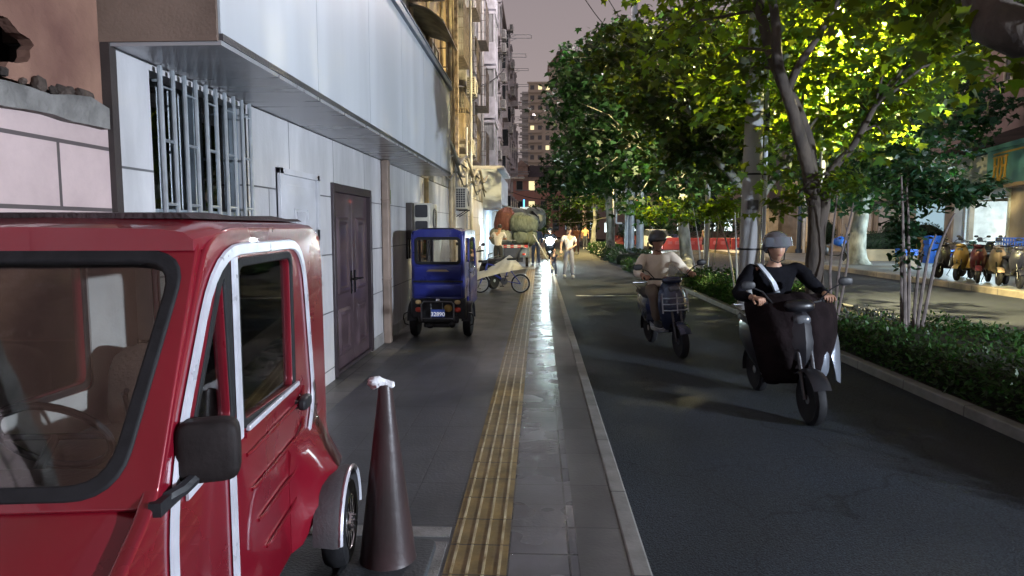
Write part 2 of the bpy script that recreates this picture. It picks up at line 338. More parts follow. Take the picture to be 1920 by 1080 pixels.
# ------------------------------------------------------------------ left shopfront with stone cladding
clad = brickmat('stone_cladding', (.61, .60, .61), (.56, .55, .57), (.13, .13, .14), 1.25, .6, .007, 'YZ', off=(.45, -.14), rough=.42, var=.20, nscale=1.6, streak=(1, 1, .25), frac=.37)
pink = brickmat('pink_cladding', (.56, .43, .42), (.52, .40, .39), (.10, .08, .08), .78, .31, .010, 'YZ', off=(.1, -.165), rough=.6, var=.14, nscale=1.5)
YE = 26.0
shop = thing('shop_building', 'long pale stone clad shopfront with white overhanging fascia beside pavement', 'building')
yd0, yd1 = W(622, 500, XW).y+.02, W(695, 500, XW).y
yw0, yw1 = W(287, 300, XW).y, W(463, 300, XW).y
# cladding wall with openings for window and door (plate in YZ)
outer = [(3.44, -.2), (YE, -.2), (YE, 2.54), (3.44, 2.54)]
hw = [(yw0, 1.70), (yw1, 1.70), (yw1, 2.50), (yw0, 2.50)]
hd = [(yd0, -.1), (yd1, -.1), (yd1, 2.08), (yd0, 2.08)]
MB().plate([outer, hw, hd], .16, Matrix.Translation((XW-.08, 0, 0)) @ YZ).build('wall', clad, shop, smooth=0)
MB().b2((-5.5, 3.44, 2.545), (-2.30, YE, 3.4)).b2((-5.5, 3.44, -.1), (-5.4, YE, 2.54)).build('back_wall', M('shop_plaster', (.3, .29, .28), .8), shop, smooth=0)
# skirting line at wall base
MB().b2((XW, yd1+.1, .002), (XW+.012, YE, .16)).build('plinth', M('plinth_stone', (.30, .29, .28), .6, 0, .25, 3, .3), shop, bevel=.004)
# barred window
wn = MB().b2((XW-.14, yw0, 1.70), (XW-.12, yw1, 2.5)).build('window', M('dark_interior', (.05, .065, .08), .35, 0, .5, 2.5, 0), shop, smooth=0)
wf = MB()
for a, b in (((XW-.12, yw0, 1.70), (XW-.06, yw0+.04, 2.5)), ((XW-.12, yw1-.04, 1.70), (XW-.06, yw1, 2.5)), ((XW-.12, yw0, 1.70), (XW-.06, yw1, 1.735)), ((XW-.12, (yw0+yw1)/2, 1.7), (XW-.08, (yw0+yw1)/2+.035, 2.5))): wf.b2(a, b)
wf.build('frame', M('alu_frame', (.35, .4, .45), .35, .6), wn, bevel=.003)
MB().b2((XW-.115, yw0+.04, 1.73), (XW-.11, yw1-.04, 2.5)).build('pane', glass('pane_glass', (.45, .55, .6), .15), wn, smooth=0)
gr = MB(); nb = 10
for k in range(nb):
    yy = yw0+.03+(yw1-yw0-.06)*k/(nb-1); gr.tube([(XW+.045, yy, 1.62), (XW+.045, yy, 2.53)], .0145, 8)
for k in range(0, nb-1):
    yy = yw0+.03+(yw1-yw0-.06)*k/(nb-1); dy = (yw1-yw0-.06)/(nb-1)
    if k % 2 == 0:
        gr.tube([(XW+.045, yy, 2.12), (XW+.045, yy+dy, 2.12)], .010, 6)
        gr.tube([(XW+.045, yy, 1.76), (XW+.045, yy+dy, 1.76)], .010, 6)
        gr.tube([(XW+.045, yy, 2.42), (XW+.045, yy+dy, 2.42)], .006, 6)
for yy in (yw0+.03, yw1-.03):
    for z in (1.7, 2.45): gr.tube([(XW, yy, z), (XW+.045, yy, z)], .008, 6)
gr.build('window_bars', M('bar_steel', (.42, .46, .50), .35, .6, .1, 10, .03), shop)
# meter cabinet panel
y0, y1 = W(517, 360, XW).y, W(592, 360, XW).y
cb = MB()
zt = 2.12; zb = 1.05
cb.b2((XW, y0, zb), (XW+.02, y1, zt))
for a, b in (((y0, zt-.05), (y1, zt)), ((y0, zb), (y1, zb+.05)), ((y0, zb), (y0+.07, zt)), ((y1-.07, zb), (y1, zt))): cb.b2((XW+.001, a[0], a[1]), (XW+.045, b[0], b[1]))
cb.b2((XW+.02, y0+.11, zb+.1), (XW+.03, y1-.11, zt-.13))
ym = (y0+y1)/2
for k in range(7): cb.box((XW+.038, ym-.09+k*.03, 1.70), (.012, .012, .13), T=Matrix.Rotation(.25 if k < 3 else -.25 if k > 3 else 0, 4, 'X'))
cb.b2((XW+.03, ym-.17, 1.78), (XW+.04, ym+.17, 1.79)).b2((XW+.03, ym-.17, 1.6), (XW+.04, ym-.16, 1.79)).b2((XW+.03, ym+.16, 1.6), (XW+.04, ym+.17, 1.79))
cab = cb.build('meter_cabinet', M('cabinet_paint', (.55, .55, .58), .45, 0, .1, 4, .05), shop, bevel=.003)
MB().b2((XW+.045, y1-.1, 1.5), (XW+.06, y1-.08, 1.6)).build('latch', M('black_metal', (.03, .03, .035), .4, .5), cab)
# door
dm = M('brown_steel_door', (.085, .055, .065), .32, .1, .25, 4, .06, 30, coat=.3)
dr = thing('door', None, None); del_ = dr; dr.parent = shop
fr = MB(); fr.b2((XW-.1, yd0, .02), (XW+.03, yd0+.07, 2.09)).b2((XW-.1, yd1-.07, .02), (XW+.03, yd1, 2.09)).b2((XW-.1, yd0+.07, 2.0), (XW+.028, yd1-.07, 2.09)).b2((XW-.1, yd0+.07, .02), (XW+.012, yd1-.07, .06))
fr.build('door_frame', M('door_frame_dark', (.05, .037, .042), .35, .1), dr, bevel=.006)
ymid = yd0+(yd1-yd0)*.52
for (a, b) in ((yd0+.075, ymid-.003), (ymid+.003, yd1-.075)):
    lf = MB(); lf.b2((XW-.06, a, .062), (XW-.02, b, 1.998)); c = (a+b)/2; wv = (b-a)
    def pan(z0, z1):
        q = wv*.29; 
        lf.loft([[(XW-.02, c-q, z0), (XW-.02, c+q, z0), (XW-.02, c+q, z1), (XW-.02, c-q, z1)],
                 [(XW+.002, c-q+.03, z0+.03), (XW+.002, c+q-.03, z0+.03), (XW+.002, c+q-.03, z1-.03), (XW+.002, c-q+.03, z1-.03)],
                 [(XW+.002, c-q+.06, z0+.06), (XW+.002, c+q-.06, z0+.06), (XW+.002, c+q-.06, z1-.06), (XW+.002, c-q+.06, z1-.06)],
                 [(XW-.012, c-q+.09, z0+.09), (XW-.012, c+q-.09, z0+.09), (XW-.012, c+q-.09, z1-.09), (XW-.012, c-q+.09, z1-.09)]])
    pan(.88, 1.74); pan(.2, .72)
    lf.build('door_leaf', dm, dr, bevel=.004, smooth=20)
for sgn in (-1, 1):
    MB().b2((XW-.022, ymid+sgn*.07-.02, .85), (XW-.008, ymid+sgn*.07+.02, 1.12)).tube([(XW-.01, ymid+sgn*.07, 1.02), (XW+.05, ymid+sgn*.07, 1.02), (XW+.05, ymid+sgn*.19, 1.02)], .011, 8).build('handle', M('handle_black', (.02, .02, .02), .25, .6), dr)
# downpipe + tiny green sign
yp = W(718, 480, XW).y
MB().box((XW+.055, yp, 1.27), (.1, .14, 2.54)).box((XW+.055, yp, .9), (.115, .155, .03)).box((XW+.055, yp, 2.0), (.115, .155, .03)).build('downpipe', M('brown_pipe', (.27, .2, .16), .55, 0, .25, 3, .2), shop, bevel=.015)
MB().box((XW+.012, yp+.42, 2.06), (.02, .1, .2)).build('wall_plate', M('green_plate', (.16, .22, .05), .5), shop)
# overhanging white fascia box
XB = -1.61; yb0, yb1 = 3.40, 12.15
fbm = M('white_panel', (.49, .52, .555), .46, 0, .09, 2.2, .05, 3, stretch=(1, 1, .12))
MB().b2((-2.9, yb0+.004, 2.56), (XB, yb1, 4.10)).build('fascia_box', fbm, shop, smooth=0)
MB().b2((-2.9, yb0-.02, 2.56), (XB-.01, yb0, 4.4)).build('fascia_end', M('brown_board', (.20, .145, .115), .55, 0, .2, 2, .15), shop, smooth=0)
MB().b2((-2.3, yb0-.005, 2.542), (XB+.004, yb1+.004, 2.565)).build('soffit', M('soffit_metal', (.40, .40, .42), .28, .3, .12, 3, .06, 6, stretch=(.3, 3, 1)), shop, smooth=0)
cp_ = MB().b2((XB-.02, yb0, 4.06), (XB+.045, yb1+.03, 4.12)).b2((XB-.02, yb0, 4.12), (XB+.02, yb1+.03, 4.19)).b2((XB-.05, yb0, 4.19), (XB+.03, yb1+.03, 4.215))
cp_.build('coping', M('slate_trim', (.16, .20, .25), .4, .3), shop, bevel=.006)
MB().b2((XB-.006, yb0, 2.565), (XB+.012, yb1, 2.60)).build('edge_trim', M('edge_metal', (.12, .12, .13), .35, .5), shop)
for yy in (4.9, 6.4, 7.9, 9.4, 10.9): MB().b2((XB, yy, 2.6), (XB+.0015, yy+.004, 4.06)).build('panel_joint', M('joint_grey', (.42, .45, .5), .6), shop)
# ------------------------------------------------------------------ pink section with broken opening above ledge
pk = thing('derelict_building', 'pink stone section with a dark broken opening above a ledge, nearest the camera', 'building')
MB().b2((-2.5, -4, -.2), (XW-.03, 3.40, 2.13)).build('wall', pink, pk, smooth=0)
MB().b2((XW-.2, 3.385, -.2), (XW+.0, 3.438, 2.56)).build('pilaster', M('pilaster_dark', (.045, .035, .033), .7), pk, smooth=0)
led = MB()
n = 40
led.loft([[(XW+.02+.02*noise.noise((y*3, 1, 0)), y, 2.12+.02*noise.noise((y*4, 0, 0))), (XW+.02, y, 2.22+.05*noise.noise((y*3, 5, 0))), (XW-.5, y, 2.26), (XW-.5, y, 2.1)] for y in [-2+5.33*i/n for i in range(n+1)]])
led.build('ledge', M('cement_ledge', (.20, .19, .18), .8, 0, .3, 6, .6, 30), pk, smooth=0)
brn = M('burnt_plaster', (.21, .115, .08), .85, 0, .4, 2.2, .7, 12, col2=(.13, .06, .045))
ys0 = 2.5; 
MB().b2((-3.4, -4, 2.2), (XW-.55, 3.42, 4.6)).build('recess_wall', M('recess_dark', (.035, .02, .02), .9, 0, .5, 2, .3), pk, smooth=0)  # near-black wall colour behind the broken hole
# jagged plaster face with hole: plate
hole = [(2.30+.46*math.cos(a)*(1+.25*noise.noise((math.cos(a)*2, math.sin(a)*2, 3)))+.15, 2.40+.15*math.sin(a)*(1+.4*noise.noise((math.cos(a)*3, math.sin(a)*3, 9)))) for a in [2*PI*i/36 for i in range(36)]]
MB().plate([[(-4, 2.25), (3.42, 2.25), (3.42, 4.6), (-4, 4.6)], hole], .06, Matrix.Translation((XW-.08, 0, 0)) @ YZ).build('broken_facing', brn, pk, smooth=0)
rb = MB()
for i in range(14):
    yy = 2.6+random.random()*.75; s_ = .015+.03*random.random()
    rb.ell((XW-.02-.03*random.random(), yy, 2.25+random.random()*.02), (s_*.7, s_, s_*.7), n=7, m=5, e=.7, T=Euler((random.random()*3, random.random()*3, 0)).to_matrix().to_4x4())
rb.build('rubble', M('rubble_grey', (.07, .05, .04), .9, 0, .5, 8, .5), pk, smooth=0, kind='stuff')

# ------------------------------------------------------------------ AC units
acm = M('ac_cream', (.58, .55, .47), .5, 0, .15, 6, .05); acd = M('ac_dark', (.03, .03, .035), .6); acw = M('ac_white', (.6, .6, .58), .5, 0, .2, 5, .05)
def make_ac(name, label, body, group=None, face='grille'):
    """long side along Y facing +X, short end facing -Y"""
    t = thing(name, label, 'air conditioner', group=group)
    MB().box((0, 0, .29), (.30, .80, .56)).build('casing', body, t, bevel=.02)
    f = MB().mat(0).lathe([(.20, 0), (.20, .012), (.03, .02)], (.152, .1, .29), Matrix.Rotation(PI/2, 4, 'Y'), 24).mat(1)
    for k in range(5): f.torus((.17, .1, .29), .05+.033*k, .004, Matrix.Rotation(PI/2, 4, 'Y'), 20, 4)
    f.build('fan_grille', [acd, body], t)
    g = MB()
    if face == 'grille':
        g.mat(0).box((0, -.4015, .29), (.25, .006, .50)).mat(1)
        for i in range(5): g.box((-.12+.06*i, -.407, .29), (.010, .006, .50))
        for i in range(9): g.box((0, -.408, .05+.06*i), (.25, .006, .010))
    else:
        for z in (.15, .43): g.mat(0).plate([rrect(.22, .22, .03)], .006, Matrix.Translation((0, -.404, z)) @ XZ)
    g.build('coil_grille', [acd, body], t)
    for yy in (-.28, .28):
        b = MB(); b.box((-.08, yy, -.015), (.5, .035, .03)).tube([(.14, yy, -.02), (-.3, yy, -.3)], .012, 6).box((-.31, yy, -.16), (.03, .035, .32))
        b.build('bracket', M('bracket_black', (.05, .05, .05), .5, .4), t)
    MB().tube([(0, .42, .15), (-.05, .5, .1), (-.2, .52, .2), (-.3, .5, .6)], .02, 8).build('hose', M('hose_wrap', (.5, .45, .36), .8), t)
    return t
ac1 = make_ac('ac_unit', 'cream air conditioner with two dark square openings above the blue cabin trike', acm, face='sq')
q = P(790, 408, 11.6); ac1.location = (q.x, 12.0, 1.47)
ac2 = make_ac('ac_unit', 'yellowish air conditioner with gridded end bracketed high on the clad wall', acm)
q = P(862, 392, 17.2); ac2.location = (q.x, 17.8, q.z)
q = P(771, 415, 11.0)
MB().b2((XW+.001, 10.85, 1.42), (XW+.10, 11.1, 2.02)).b2((XW+.001, 10.85, 1.1), (XW+.03, 10.89, 1.45)).b2((XW+.001, 11.06, 1.1), (XW+.03, 11.1, 1.45)).build('meter_box', M('dark_box', (.06, .05, .045), .5, .2), bevel=.01, label='dark metal box on legs fixed to the clad wall left of the cream unit', cat='meter box')
# vertical pipes & tangled conduits at the end of the fascia
pm = M('old_pipe', (.50, .40, .25), .6, 0, .35, 3, .2); pw = M('pvc_pipe', (.55, .56, .56), .5, 0, .15, 3, .05)
def pipe(name, pts, r, m, label): MB().tube(pts, r, 8).build(name, m, label=label, cat='pipe')
for i, (px, r_, m, top, lb) in enumerate(((846, .05, pm, 9, 'thick ochre drainpipe at the far end of the white fascia'), (852, .03, pm, 9, 'thin ochre pipe right beside the thick drainpipe'), (876, .03, pw, 4.5, 'pale conduit below the yellowish air conditioner'), (884, .045, pw, 12, 'pale drainpipe near the far end of the clad wall'), (800, .045, pm, 2.53, 'short brown pipe dropping from soffit to the cream air conditioner'))):
    y = W(px, 400, XW+.06).y; pipe('pipe', [(XW+.06, y, .02 if px > 810 else 1.95), (XW+.06, y, top)], r_, m, lb)
for i, lb in enumerate(('looping black cable above the gridded air conditioner', 'tangled grey conduit along top of the clad wall', 'sagging thick cable bundle along the old frontage')):
    pts = []
    for k in range(26):
        y = 12.4+k*.52; pts.append((XW+.1+.05*i, y, 2.85+.25*i+.16*math.sin(k*.9+i*2)+.10*noise.noise((k*.7, i*5, 0))))
    MB().tube(pts, .022+.012*i, 6).build('cable', M('cable_grey%d' % i, (.12+.12*i, .12+.11*i, .11+.09*i), .7), label=lb, cat='cable')
# mouldy frontage parapet above the cladding beyond the fascia
mould = M('mouldy_plaster', (.42, .41, .38), .8, 0, .5, 2.2, .5, 14, col2=(.10, .10, .095))
MB().b2((-2.9, 12.2, 2.56), (XW-.01, YE, 3.35)).b2((-2.95, 12.2, 3.35), (XW+.06, YE, 3.47)).build('parapet', mould, shop, smooth=0)

# ------------------------------------------------------------------ apartment blocks above
och = M('ochre_plaster', (.52, .40, .22), .8, 0, .35, 1.4, .4, 10, col2=(.22, .15, .09), stretch=(1, 1, .3))
greyp = M('grey_plaster', (.44, .41, .37), .8, 0, .3, 1.2, .4, 10, stretch=(1, 1, .4))
palep = M('pale_plaster', (.60, .55, .52), .8, 0, .25, 1.0, .3, 8, stretch=(1, 1, .4))
whitep = M('white_upvc', (.74, .74, .80), .4, 0, .12, 4, .05)
bark_mot = M('peeling_pillar', (.36, .31, .25), .9, 0, .6, 5, .9, 14, col2=(.07, .055, .045))
curt = M('curtain', (.40, .41, .42), .8, 0, .5, 9, .2, 20, col2=(.2, .21, .22), stretch=(6, 6, .3))
dglass = M('dark_glass', (.04, .05, .06), .12, 0, .3, 1.5, 0)
barm = M('rusty_bar', (.28, .24, .20), .6, .3, .3, 8, .2)
def block(name, label, X, y0, y1, h, mat, depth=9, zb=0):
    t = thing(name, label, 'apartment block')
    MB().b2((X-depth, y0, zb), (X, y1, h)).build('wall', mat, t, smooth=0); return t
def window(par, X, y0, y1, z0, z1, fm=None, gm=None, near=None, proud=.06):
    f = MB(); fm = fm or whitep
    for a, b in (((y0, z0), (y1, z0+.06)), ((y0, z1-.06), (y1, z1)), ((y0, z0+.06), (y0+.06, z1-.06)), ((y1-.06, z0+.06), (y1, z1-.06)), (((y0+y1)/2-.03, z0+.06), ((y0+y1)/2+.03, z1-.06))): f.b2((X-.02, a[0], a[1]), (X+proud, b[0], b[1]))
    w_ = f.build('window', fm, par, smooth=0)
    MB().b2((X-.02, y0+.05, z0+.05), (X+proud*.4, y1-.05, z1-.05)).build('pane', gm or dglass, w_, smooth=0)
    MB().b2((X-.02, y0-.06, z0-.08), (X+proud+.06, y1+.06, z0-.002)).build('sill', par_m(par), w_, smooth=0)
def par_m(p): return MATS['sill_stone'] if 'sill_stone' in MATS else M('sill_stone', (.35, .33, .31), .8)
def bay(par, X, y0, y1, z0, d, h=2.85, mat=None, win=curt, cage=False):
    """enclosed balcony projecting d from the facade"""
    mat = mat or whitep; b = MB()
    b.b2((X, y0-.03, z0-.14), (X+d+.06, y1+.03, z0)).b2((X, y0, z0), (X+d, y1, z0+.95)).b2((X, y0-.03, z0+h-.3), (X+d+.06, y1+.03, z0+h-.16))
    for k in range(int(d/.09)): b.b2((X+.03+k*.09, y0-.014, z0+.06), (X+.07+k*.09, y0, z0+.9))
    for k in range(int((y1-y0)/.09)): b.b2((X+d, y0+.03+k*.09, z0+.06), (X+d+.014, y0+.07+k*.09, z0+.9))
    for yy in (y0, y1-.07): b.b2((X+d-.07, yy, z0+.95), (X+d, yy+.07, z0+h-.3))
    b.b2((X, y0, z0+.95), (X+.07, y0+.07, z0+h-.3)).b2((X, y0-.02, z0+.95), (X+d+.02, y1+.02, z0+1.02))
    o = b.build('bay', mat, par, smooth=0)
    MB().b2((X+.05, y0+.03, z0+1.02), (X+d-.03, y1-.03, z0+h-.3)).build('window', win, o, smooth=0)
def cage_bars(par, X, y0, y1, z0, z1, d, m=barm, step=.14):
    b = MB(); y = y0
    for z in (z0, (z0+z1)/2, z1):
        b.tube([(X, y0, z), (X+d, y0, z), (X+d, y1, z), (X, y1, z)], .014, 5)
    k = 0
    while y <= y1: b.tube([(X+d, y, z0), (X+d, y, z1)], .009, 5); y += step
    x = X
    while x <= X+d: b.tube([(x, y0, z0), (x, y0, z1)], .009, 5); x += step
    b.b2((X, y0, z0-.03), (X+d, y1, z0-.01))
    return b.build('window_cage', m, par)
b1 = block('apartment_block', 'ochre plastered block with a rusty awning above the white fascia', -2.75, 10.0, 20.2, 17, och, zb=3.4)
MB().b2((-2.76, 20.0, 3.4), (-2.42, 20.3, 17)).build('pillar', bark_mot, b1, smooth=0)
for k, yy in enumerate((12.6, 14.2, 16.3, 18.6)): MB().tube([(-2.68, yy, 3.4), (-2.68, yy, 17)], .05, 8).build('downpipe', pm, b1)
for z in (4.9, 7.9, 10.9):
    window(b1, -2.75, 12.9, 14.0, z, z+1.4, barm, curt); window(b1, -2.75, 17.0, 18.2, z, z+1.4, barm, curt)
    cage_bars(b1, -2.75, 16.9, 18.3, z-.15, z+1.5, .42)
# rusty sheet awning
a0 = P(800, 65, 15.5)
MB().loft([[(-2.75, y, a0.z+.25), (-2.3, y, a0.z+.12+.0), (-1.98, y, a0.z-.12), (-1.98, y, a0.z-.15), (-2.3, y, a0.z+.09), (-2.75, y, a0.z+.22)] for y in (14.0, 14.8, 15.6, 16.4)]).build('awning', M('awning_sheet', (.30, .29, .24), .5, .2, .4, 3, .2), b1, smooth=0)
MB().b2((-2.75, 13.9, a0.z+.25), (-1.95, 14.05, a0.z+.37)).build('awning_beam', M('cream_beam', (.5, .4, .28), .7), b1)
b2_ = block('apartment_block', 'grey mouldy block with caged windows and hanging air conditioners', -3.0, 20.6, 36.5, 19, greyp, zb=3.4)
for z in (4.4, 7.3, 10.2, 13.1):
    for (ya, yb) in ((22, 23.6), (26.5, 28), (31, 32.6)):
        window(b2_, -3.0, ya, yb, z, z+1.4, None, curt); cage_bars(b2_, -3.0, ya-.1, yb+.1, z-.2, z+1.55, .55, step=.16)
for yy in (21.2, 25.2, 30, 34.5): MB().tube([(-2.93, yy, 3.4), (-2.93, yy, 19)], .05, 8).build('downpipe', pw, b2_)
MB().b2((-3.0, 24.0, 3.4), (-2.62, 24.5, 19)).build('pillar', mould, b2_, smooth=0)
b3 = block('apartment_block', 'pale block with white enclosed balconies stacked toward the street', -3.5, 36.8, 56, 21.5, palep, zb=0)
for fl, z in enumerate((4.9, 7.85, 10.8, 13.75, 16.7)):
    bay(b3, -3.5, 38.0, 40.6, z, .98, mat=whitep)
    bay(b3, -3.5, 46.0, 48.6, z, .8, mat=M('bay_grey', (.55, .52, .55), .5))
    window(b3, -3.5, 42.5, 44, z+.9, z+2.2, None, dglass); window(b3, -3.5, 51, 53, z+.9, z+2.2, None, dglass)
    cage_bars(b3, -3.5, 50.9, 53.1, z+.7, z+2.3, .55, step=.3)
MB().b2((-3.5, 38, 3.0), (-2.5, 40.6, 3.2)).b2((-2.62, 38, 3.2), (-2.5, 40.6, 4.1)).b2((-3.5, 38, 3.2), (-2.62, 38.1, 4.1)).build('balcony', palep, b3, smooth=0)
b4 = block('apartment_block', 'dusky farther block receding behind the white balconies', -3.6, 56.5, 92, 21, M('dusky_plaster', (.48, .42, .40), .85, 0, .3, .8, .3), zb=0)
for fl in range(6):
    z = 2.2+fl*2.95
    for ya in (58, 63, 68, 74, 80, 86):
        if (fl+int(ya)) % 3: bay(b4, -3.6, ya, ya+2.2, z, .75, mat=M('bay_grey', (.55, .52, .55), .5), win=dglass)
        else: window(b4, -3.6, ya, ya+2, z+.9, z+2.2, None, dglass)
MB().b2((-12.6, 56.5, 21), (-3.3, 92, 21.35)).build('roof_slab', M('roof_slab', (.3, .27, .26), .8), b4, smooth=0)
# wall-hung units on the old blocks
acl = [(P(888, 172, 23.4), 'white'), (P(883, 285, 24.2), 'white')]
ac3 = make_ac('ac_unit', 'caged dark-grilled air conditioner hanging over rust bracket high on grey block', acw); q = P(884, 178, 23.4); ac3.location = (q.x, 23.6, q.z)
ac4 = dup(ac3, (P(882, 292, 25).x, 25.2, P(882, 292, 25).z), label='white air conditioner low on the grey block above the cables')
ochre_cage = MB(); q = P(855, 262, 20.6)
for k in range(8): ochre_cage.tube([(-2.75+.07*k, 20.5, q.z), (-2.75+.07*k, 20.5, q.z+.95)], .012, 5)
ochre_cage.b2((-2.78, 20.5, q.z-.04), (-2.2, 21.3, q.z)).b2((-2.78, 20.5, q.z+.9), (-2.2, 21.3, q.z+.93)).b2((-2.7, 20.6, q.z), (-2.3, 21.2, q.z+.8))
ochre_cage.build('caged_box', pm, label='ochre caged box fixed beside the peeling pillar', cat='cage')
for i, (px, py, Y) in enumerate(((945, 75, 45), (945, 100, 45), (944, 155, 45), (944, 205, 45), (959, 60, 62), (961, 130, 62), (962, 180, 62), (958, 250, 58), (936, 300, 42), (962, 215, 66))):
    q = P(px, py, Y); dup(ac3, (q.x, Y, q.z), label='small air conditioner bracketed on the far pale blocks', group='air conditioners hung on the far blocks')
# drying racks
def rack(loc, L_, group='drying racks sticking out from the far blocks'):
    t = thing('drying_rack', 'thin metal drying rack sticking out over the street from far blocks', 'drying rack', loc, group=group)
    MB().tube([(0, 0, 0), (L_, 0, -.02)], .022, 5).tube([(0, .9, 0), (L_, .9, -.02)], .022, 5).tube([(L_, 0, -.02), (L_, .9, -.02)], .022, 5).build('rods', galv, t)
    MB().tube([(0, 0, -.4), (L_*.5, 0, 0)], .015, 5).tube([(0, .9, -.4), (L_*.5, .9, 0)], .015, 5).build('brace', galv, t)
    return t
for i in range(16):
    Y = 46+((i*7) % 10)*4.4; z = 5.0+i*.82; rack((-2.85 if Y > 56 else -2.7, Y, z), 1.6+.5*random.random())
# cold-lit shop fascia block and corrugated canopy beyond the cladding
kb = thing('lit_shopfront', 'bluish white little shopfront with sloped parapet and corrugated canopy', 'shop')
q0 = P(905, 320, 26.2); q1 = P(945, 400, 26.2)
MB().loft([[(XW-.6, y, 2.35), (q1.x-.1, y, 2.35), (q1.x-.1, y, zt_), (q1.x-.28, y, zt_+.25), (XW-.6, y, zt_+.25)] for y, zt_ in ((26.1, 3.62), (31.5, 3.62))]).build('fascia', M('blue_white_paint', (.62, .70, .80), .5, 0, .15, 2, .1), kb, smooth=0)
MB().b2((XW-.6, 26.05, 3.86), (q1.x, 31.6, 3.98)).build('cornice', whitep, kb, smooth=0)
MB().b2((XW-.6, 26.1, 0), (XW, 36.5, 2.35)).build('wall', M('blue_white_wall', (.55, .62, .7), .6, 0, .2, 1, .1), kb, smooth=0)
cn = MB(); q2 = P(985, 395, 29)
prof = []
for k in range(60): prof.append((26.4+k*.1, .018*math.sin(k*PI/1.5)))
cn.loft([[(XW, y, 2.62+dz), (-.72, y, 2.32+dz), (-.72, y, 2.30+dz), (XW, y, 2.60+dz)] for y, dz in prof])
cn.build('canopy', M('canopy_sheet', (.33, .35, .33), .45, .3, .2, 2, .1), kb, smooth=0)
MB().b2((-.74, 26.35, 2.18), (-.70, 32.3, 2.36)).b2((XW, 26.33, 2.28), (-.70, 26.37, 2.36)).build('canopy_trim', whitep, kb)
MB().b2((-2.17, 27.2, .3), (-2.15, 28.2, 2.1)).build('door', M('blue_lit_sign', (.5, .6, .7), .5, emit=(.55, .75, 1), es=1.6), kb)
MB().b2((-.78, 27, 2.05), (-.44, 27.08, 2.42)).build('hanging_sign', label='small white board hung at the outer corner of the canopy', cat='sign', mats=M('board_white', (.7, .72, .7), .5, emit=(.8, .95, .85), es=.5))
MB().b2((-.66, 27.1, 2.42), (-.60, 27.2, 2.72)).build('glowing_tube', label='blue green glowing tube standing over the hanging white board', cat='light', mats=M('tube_blue', (.1, .3, .6), .5, emit=(.1, .45, .9), es=2))
lamp('AREA', 'shop_light', (-1.3, 29, 2.2), (.7, .85, 1), 45, (1.2, 3), kb, rot=(0, R(25), 0))
# ------------------------------------------------------------------ red mini truck, nearest at left
red = M('red_paint', (.20, .005, .016), .28, .15, .12, 2, .02, 8, coat=.8)
whs = M('silver_tape', (.58, .58, .64), .3, .2, .1, 12, .04)
rub = M('black_rubber', (.014, .014, .016), .65, 0, .2, 20, .1, spec=.25)
blk = M('black_plastic', (.020, .020, .023), .45, 0, .2, 12, .08, spec=.3)
chrome = M('chrome', (.7, .7, .72), .15, 1, .05, 5, 0)
tk = thing('mini_truck', 'glossy red mini truck with white striped door parked at the left edge', 'truck', (-1.437, 1.545, 0), R(6))
HX = .49
def sidept(py_z): return py_z
# side panel outline in (y, z): y to the rear
side_o = rpoly([(-.30, .40), (-.30, .78), (-.02, .95), (.36, 1.58), (.52, 1.62), (1.74, 1.62), (1.87, 1.50), (1.90, .55), (1.72, .50), (1.60, .22), (-.05, .22)], .10)
win_q = rpoly([(.16, 1.00), (.47, 1.49), (.50, 1.00)], .04)
win_d = rpoly([(.60, .96), (.60, 1.50), (1.26, 1.50), (1.26, .93)], .05)
for s in (1, -1):
    xr = 0 if s > 0 else .12
    win_d = rpoly([(.60, .96), (.60, 1.50), (1.26+xr, 1.50), (1.26+xr, .93)], .05)
    T = Matrix.Translation((s*(HX-.02), 0, 0)) @ YZ
    MB().plate([side_o, win_q, win_d], .04, T, bev=.008).build('side_panel', red, tk)
    MB().plate([rpoly([(.58, .94), (.58, 1.52), (1.28+xr, 1.52), (1.28+xr, .91)], .06), win_d], .052, T, bev=.006).plate([rpoly([(.14, .98), (.46, 1.52), (.52, 1.52), (.52, .98)], .05), win_q], .05, T, bev=.006).build('window_rubber', rub, tk)
    MB().plate([rpoly([(.60, .95), (.60, 1.50), (1.26+xr, 1.50), (1.26+xr, .92)], .05)], .006, T).plate([win_q], .006, T).build('side_window', glass('cab_glass', (.86, .89, .89), .03), tk, smooth=0)
# door stripe following the opening, divider and lower trims (silver tape)
st = MB(); xo = HX+.004
def ribbon(pts, wd, th=.008):
    P_ = [Vector((0, a, b)) for a, b in pts]; ring = []
    for i, p in enumerate(P_):
        t = (P_[min(i+1, len(P_)-1)]-P_[max(0, i-1)]).normalized(); nn = Vector((0, -t.z, t.y))*wd/2
        ring.append([Vector((xo, 0, 0))+p-nn, Vector((xo+th, 0, 0))+p-nn*.8, Vector((xo+th, 0, 0))+p+nn*.8, Vector((xo, 0, 0))+p+nn])
    st.loft(ring)
def smoothpts(pts, r=.12, n=6):
    o = [pts[0]]
    for i in range(1, len(pts)-1):
        a, b, c = Vector(pts[i-1]), Vector(pts[i]), Vector(pts[i+1]); u = a-b; v = c-b; k = min(r, u.length*.45, v.length*.45)
        p = b+u.normalized()*k; q = b+v.normalized()*k
        o += [tuple(p*(1-j/n)**2+b*2*(j/n)*(1-j/n)+q*(j/n)**2) for j in range(n+1)]
    return o+[pts[-1]]
ribbon(smoothpts([(.03, .25), (.03, .95), (.40, 1.555), (1.46, 1.555), (1.60, .80), (1.46, .62), (1.40, .25)], .22), .042)
ribbon([(.555, .92), (.555, 1.53)], .045); ribbon([(.47, .24), (.47, .93)], .045)
ribbon(smoothpts([(.12, .90), (.50, .93)], .02), .03)
st.build('silver_stripe', whs, tk)
rb_ = MB()
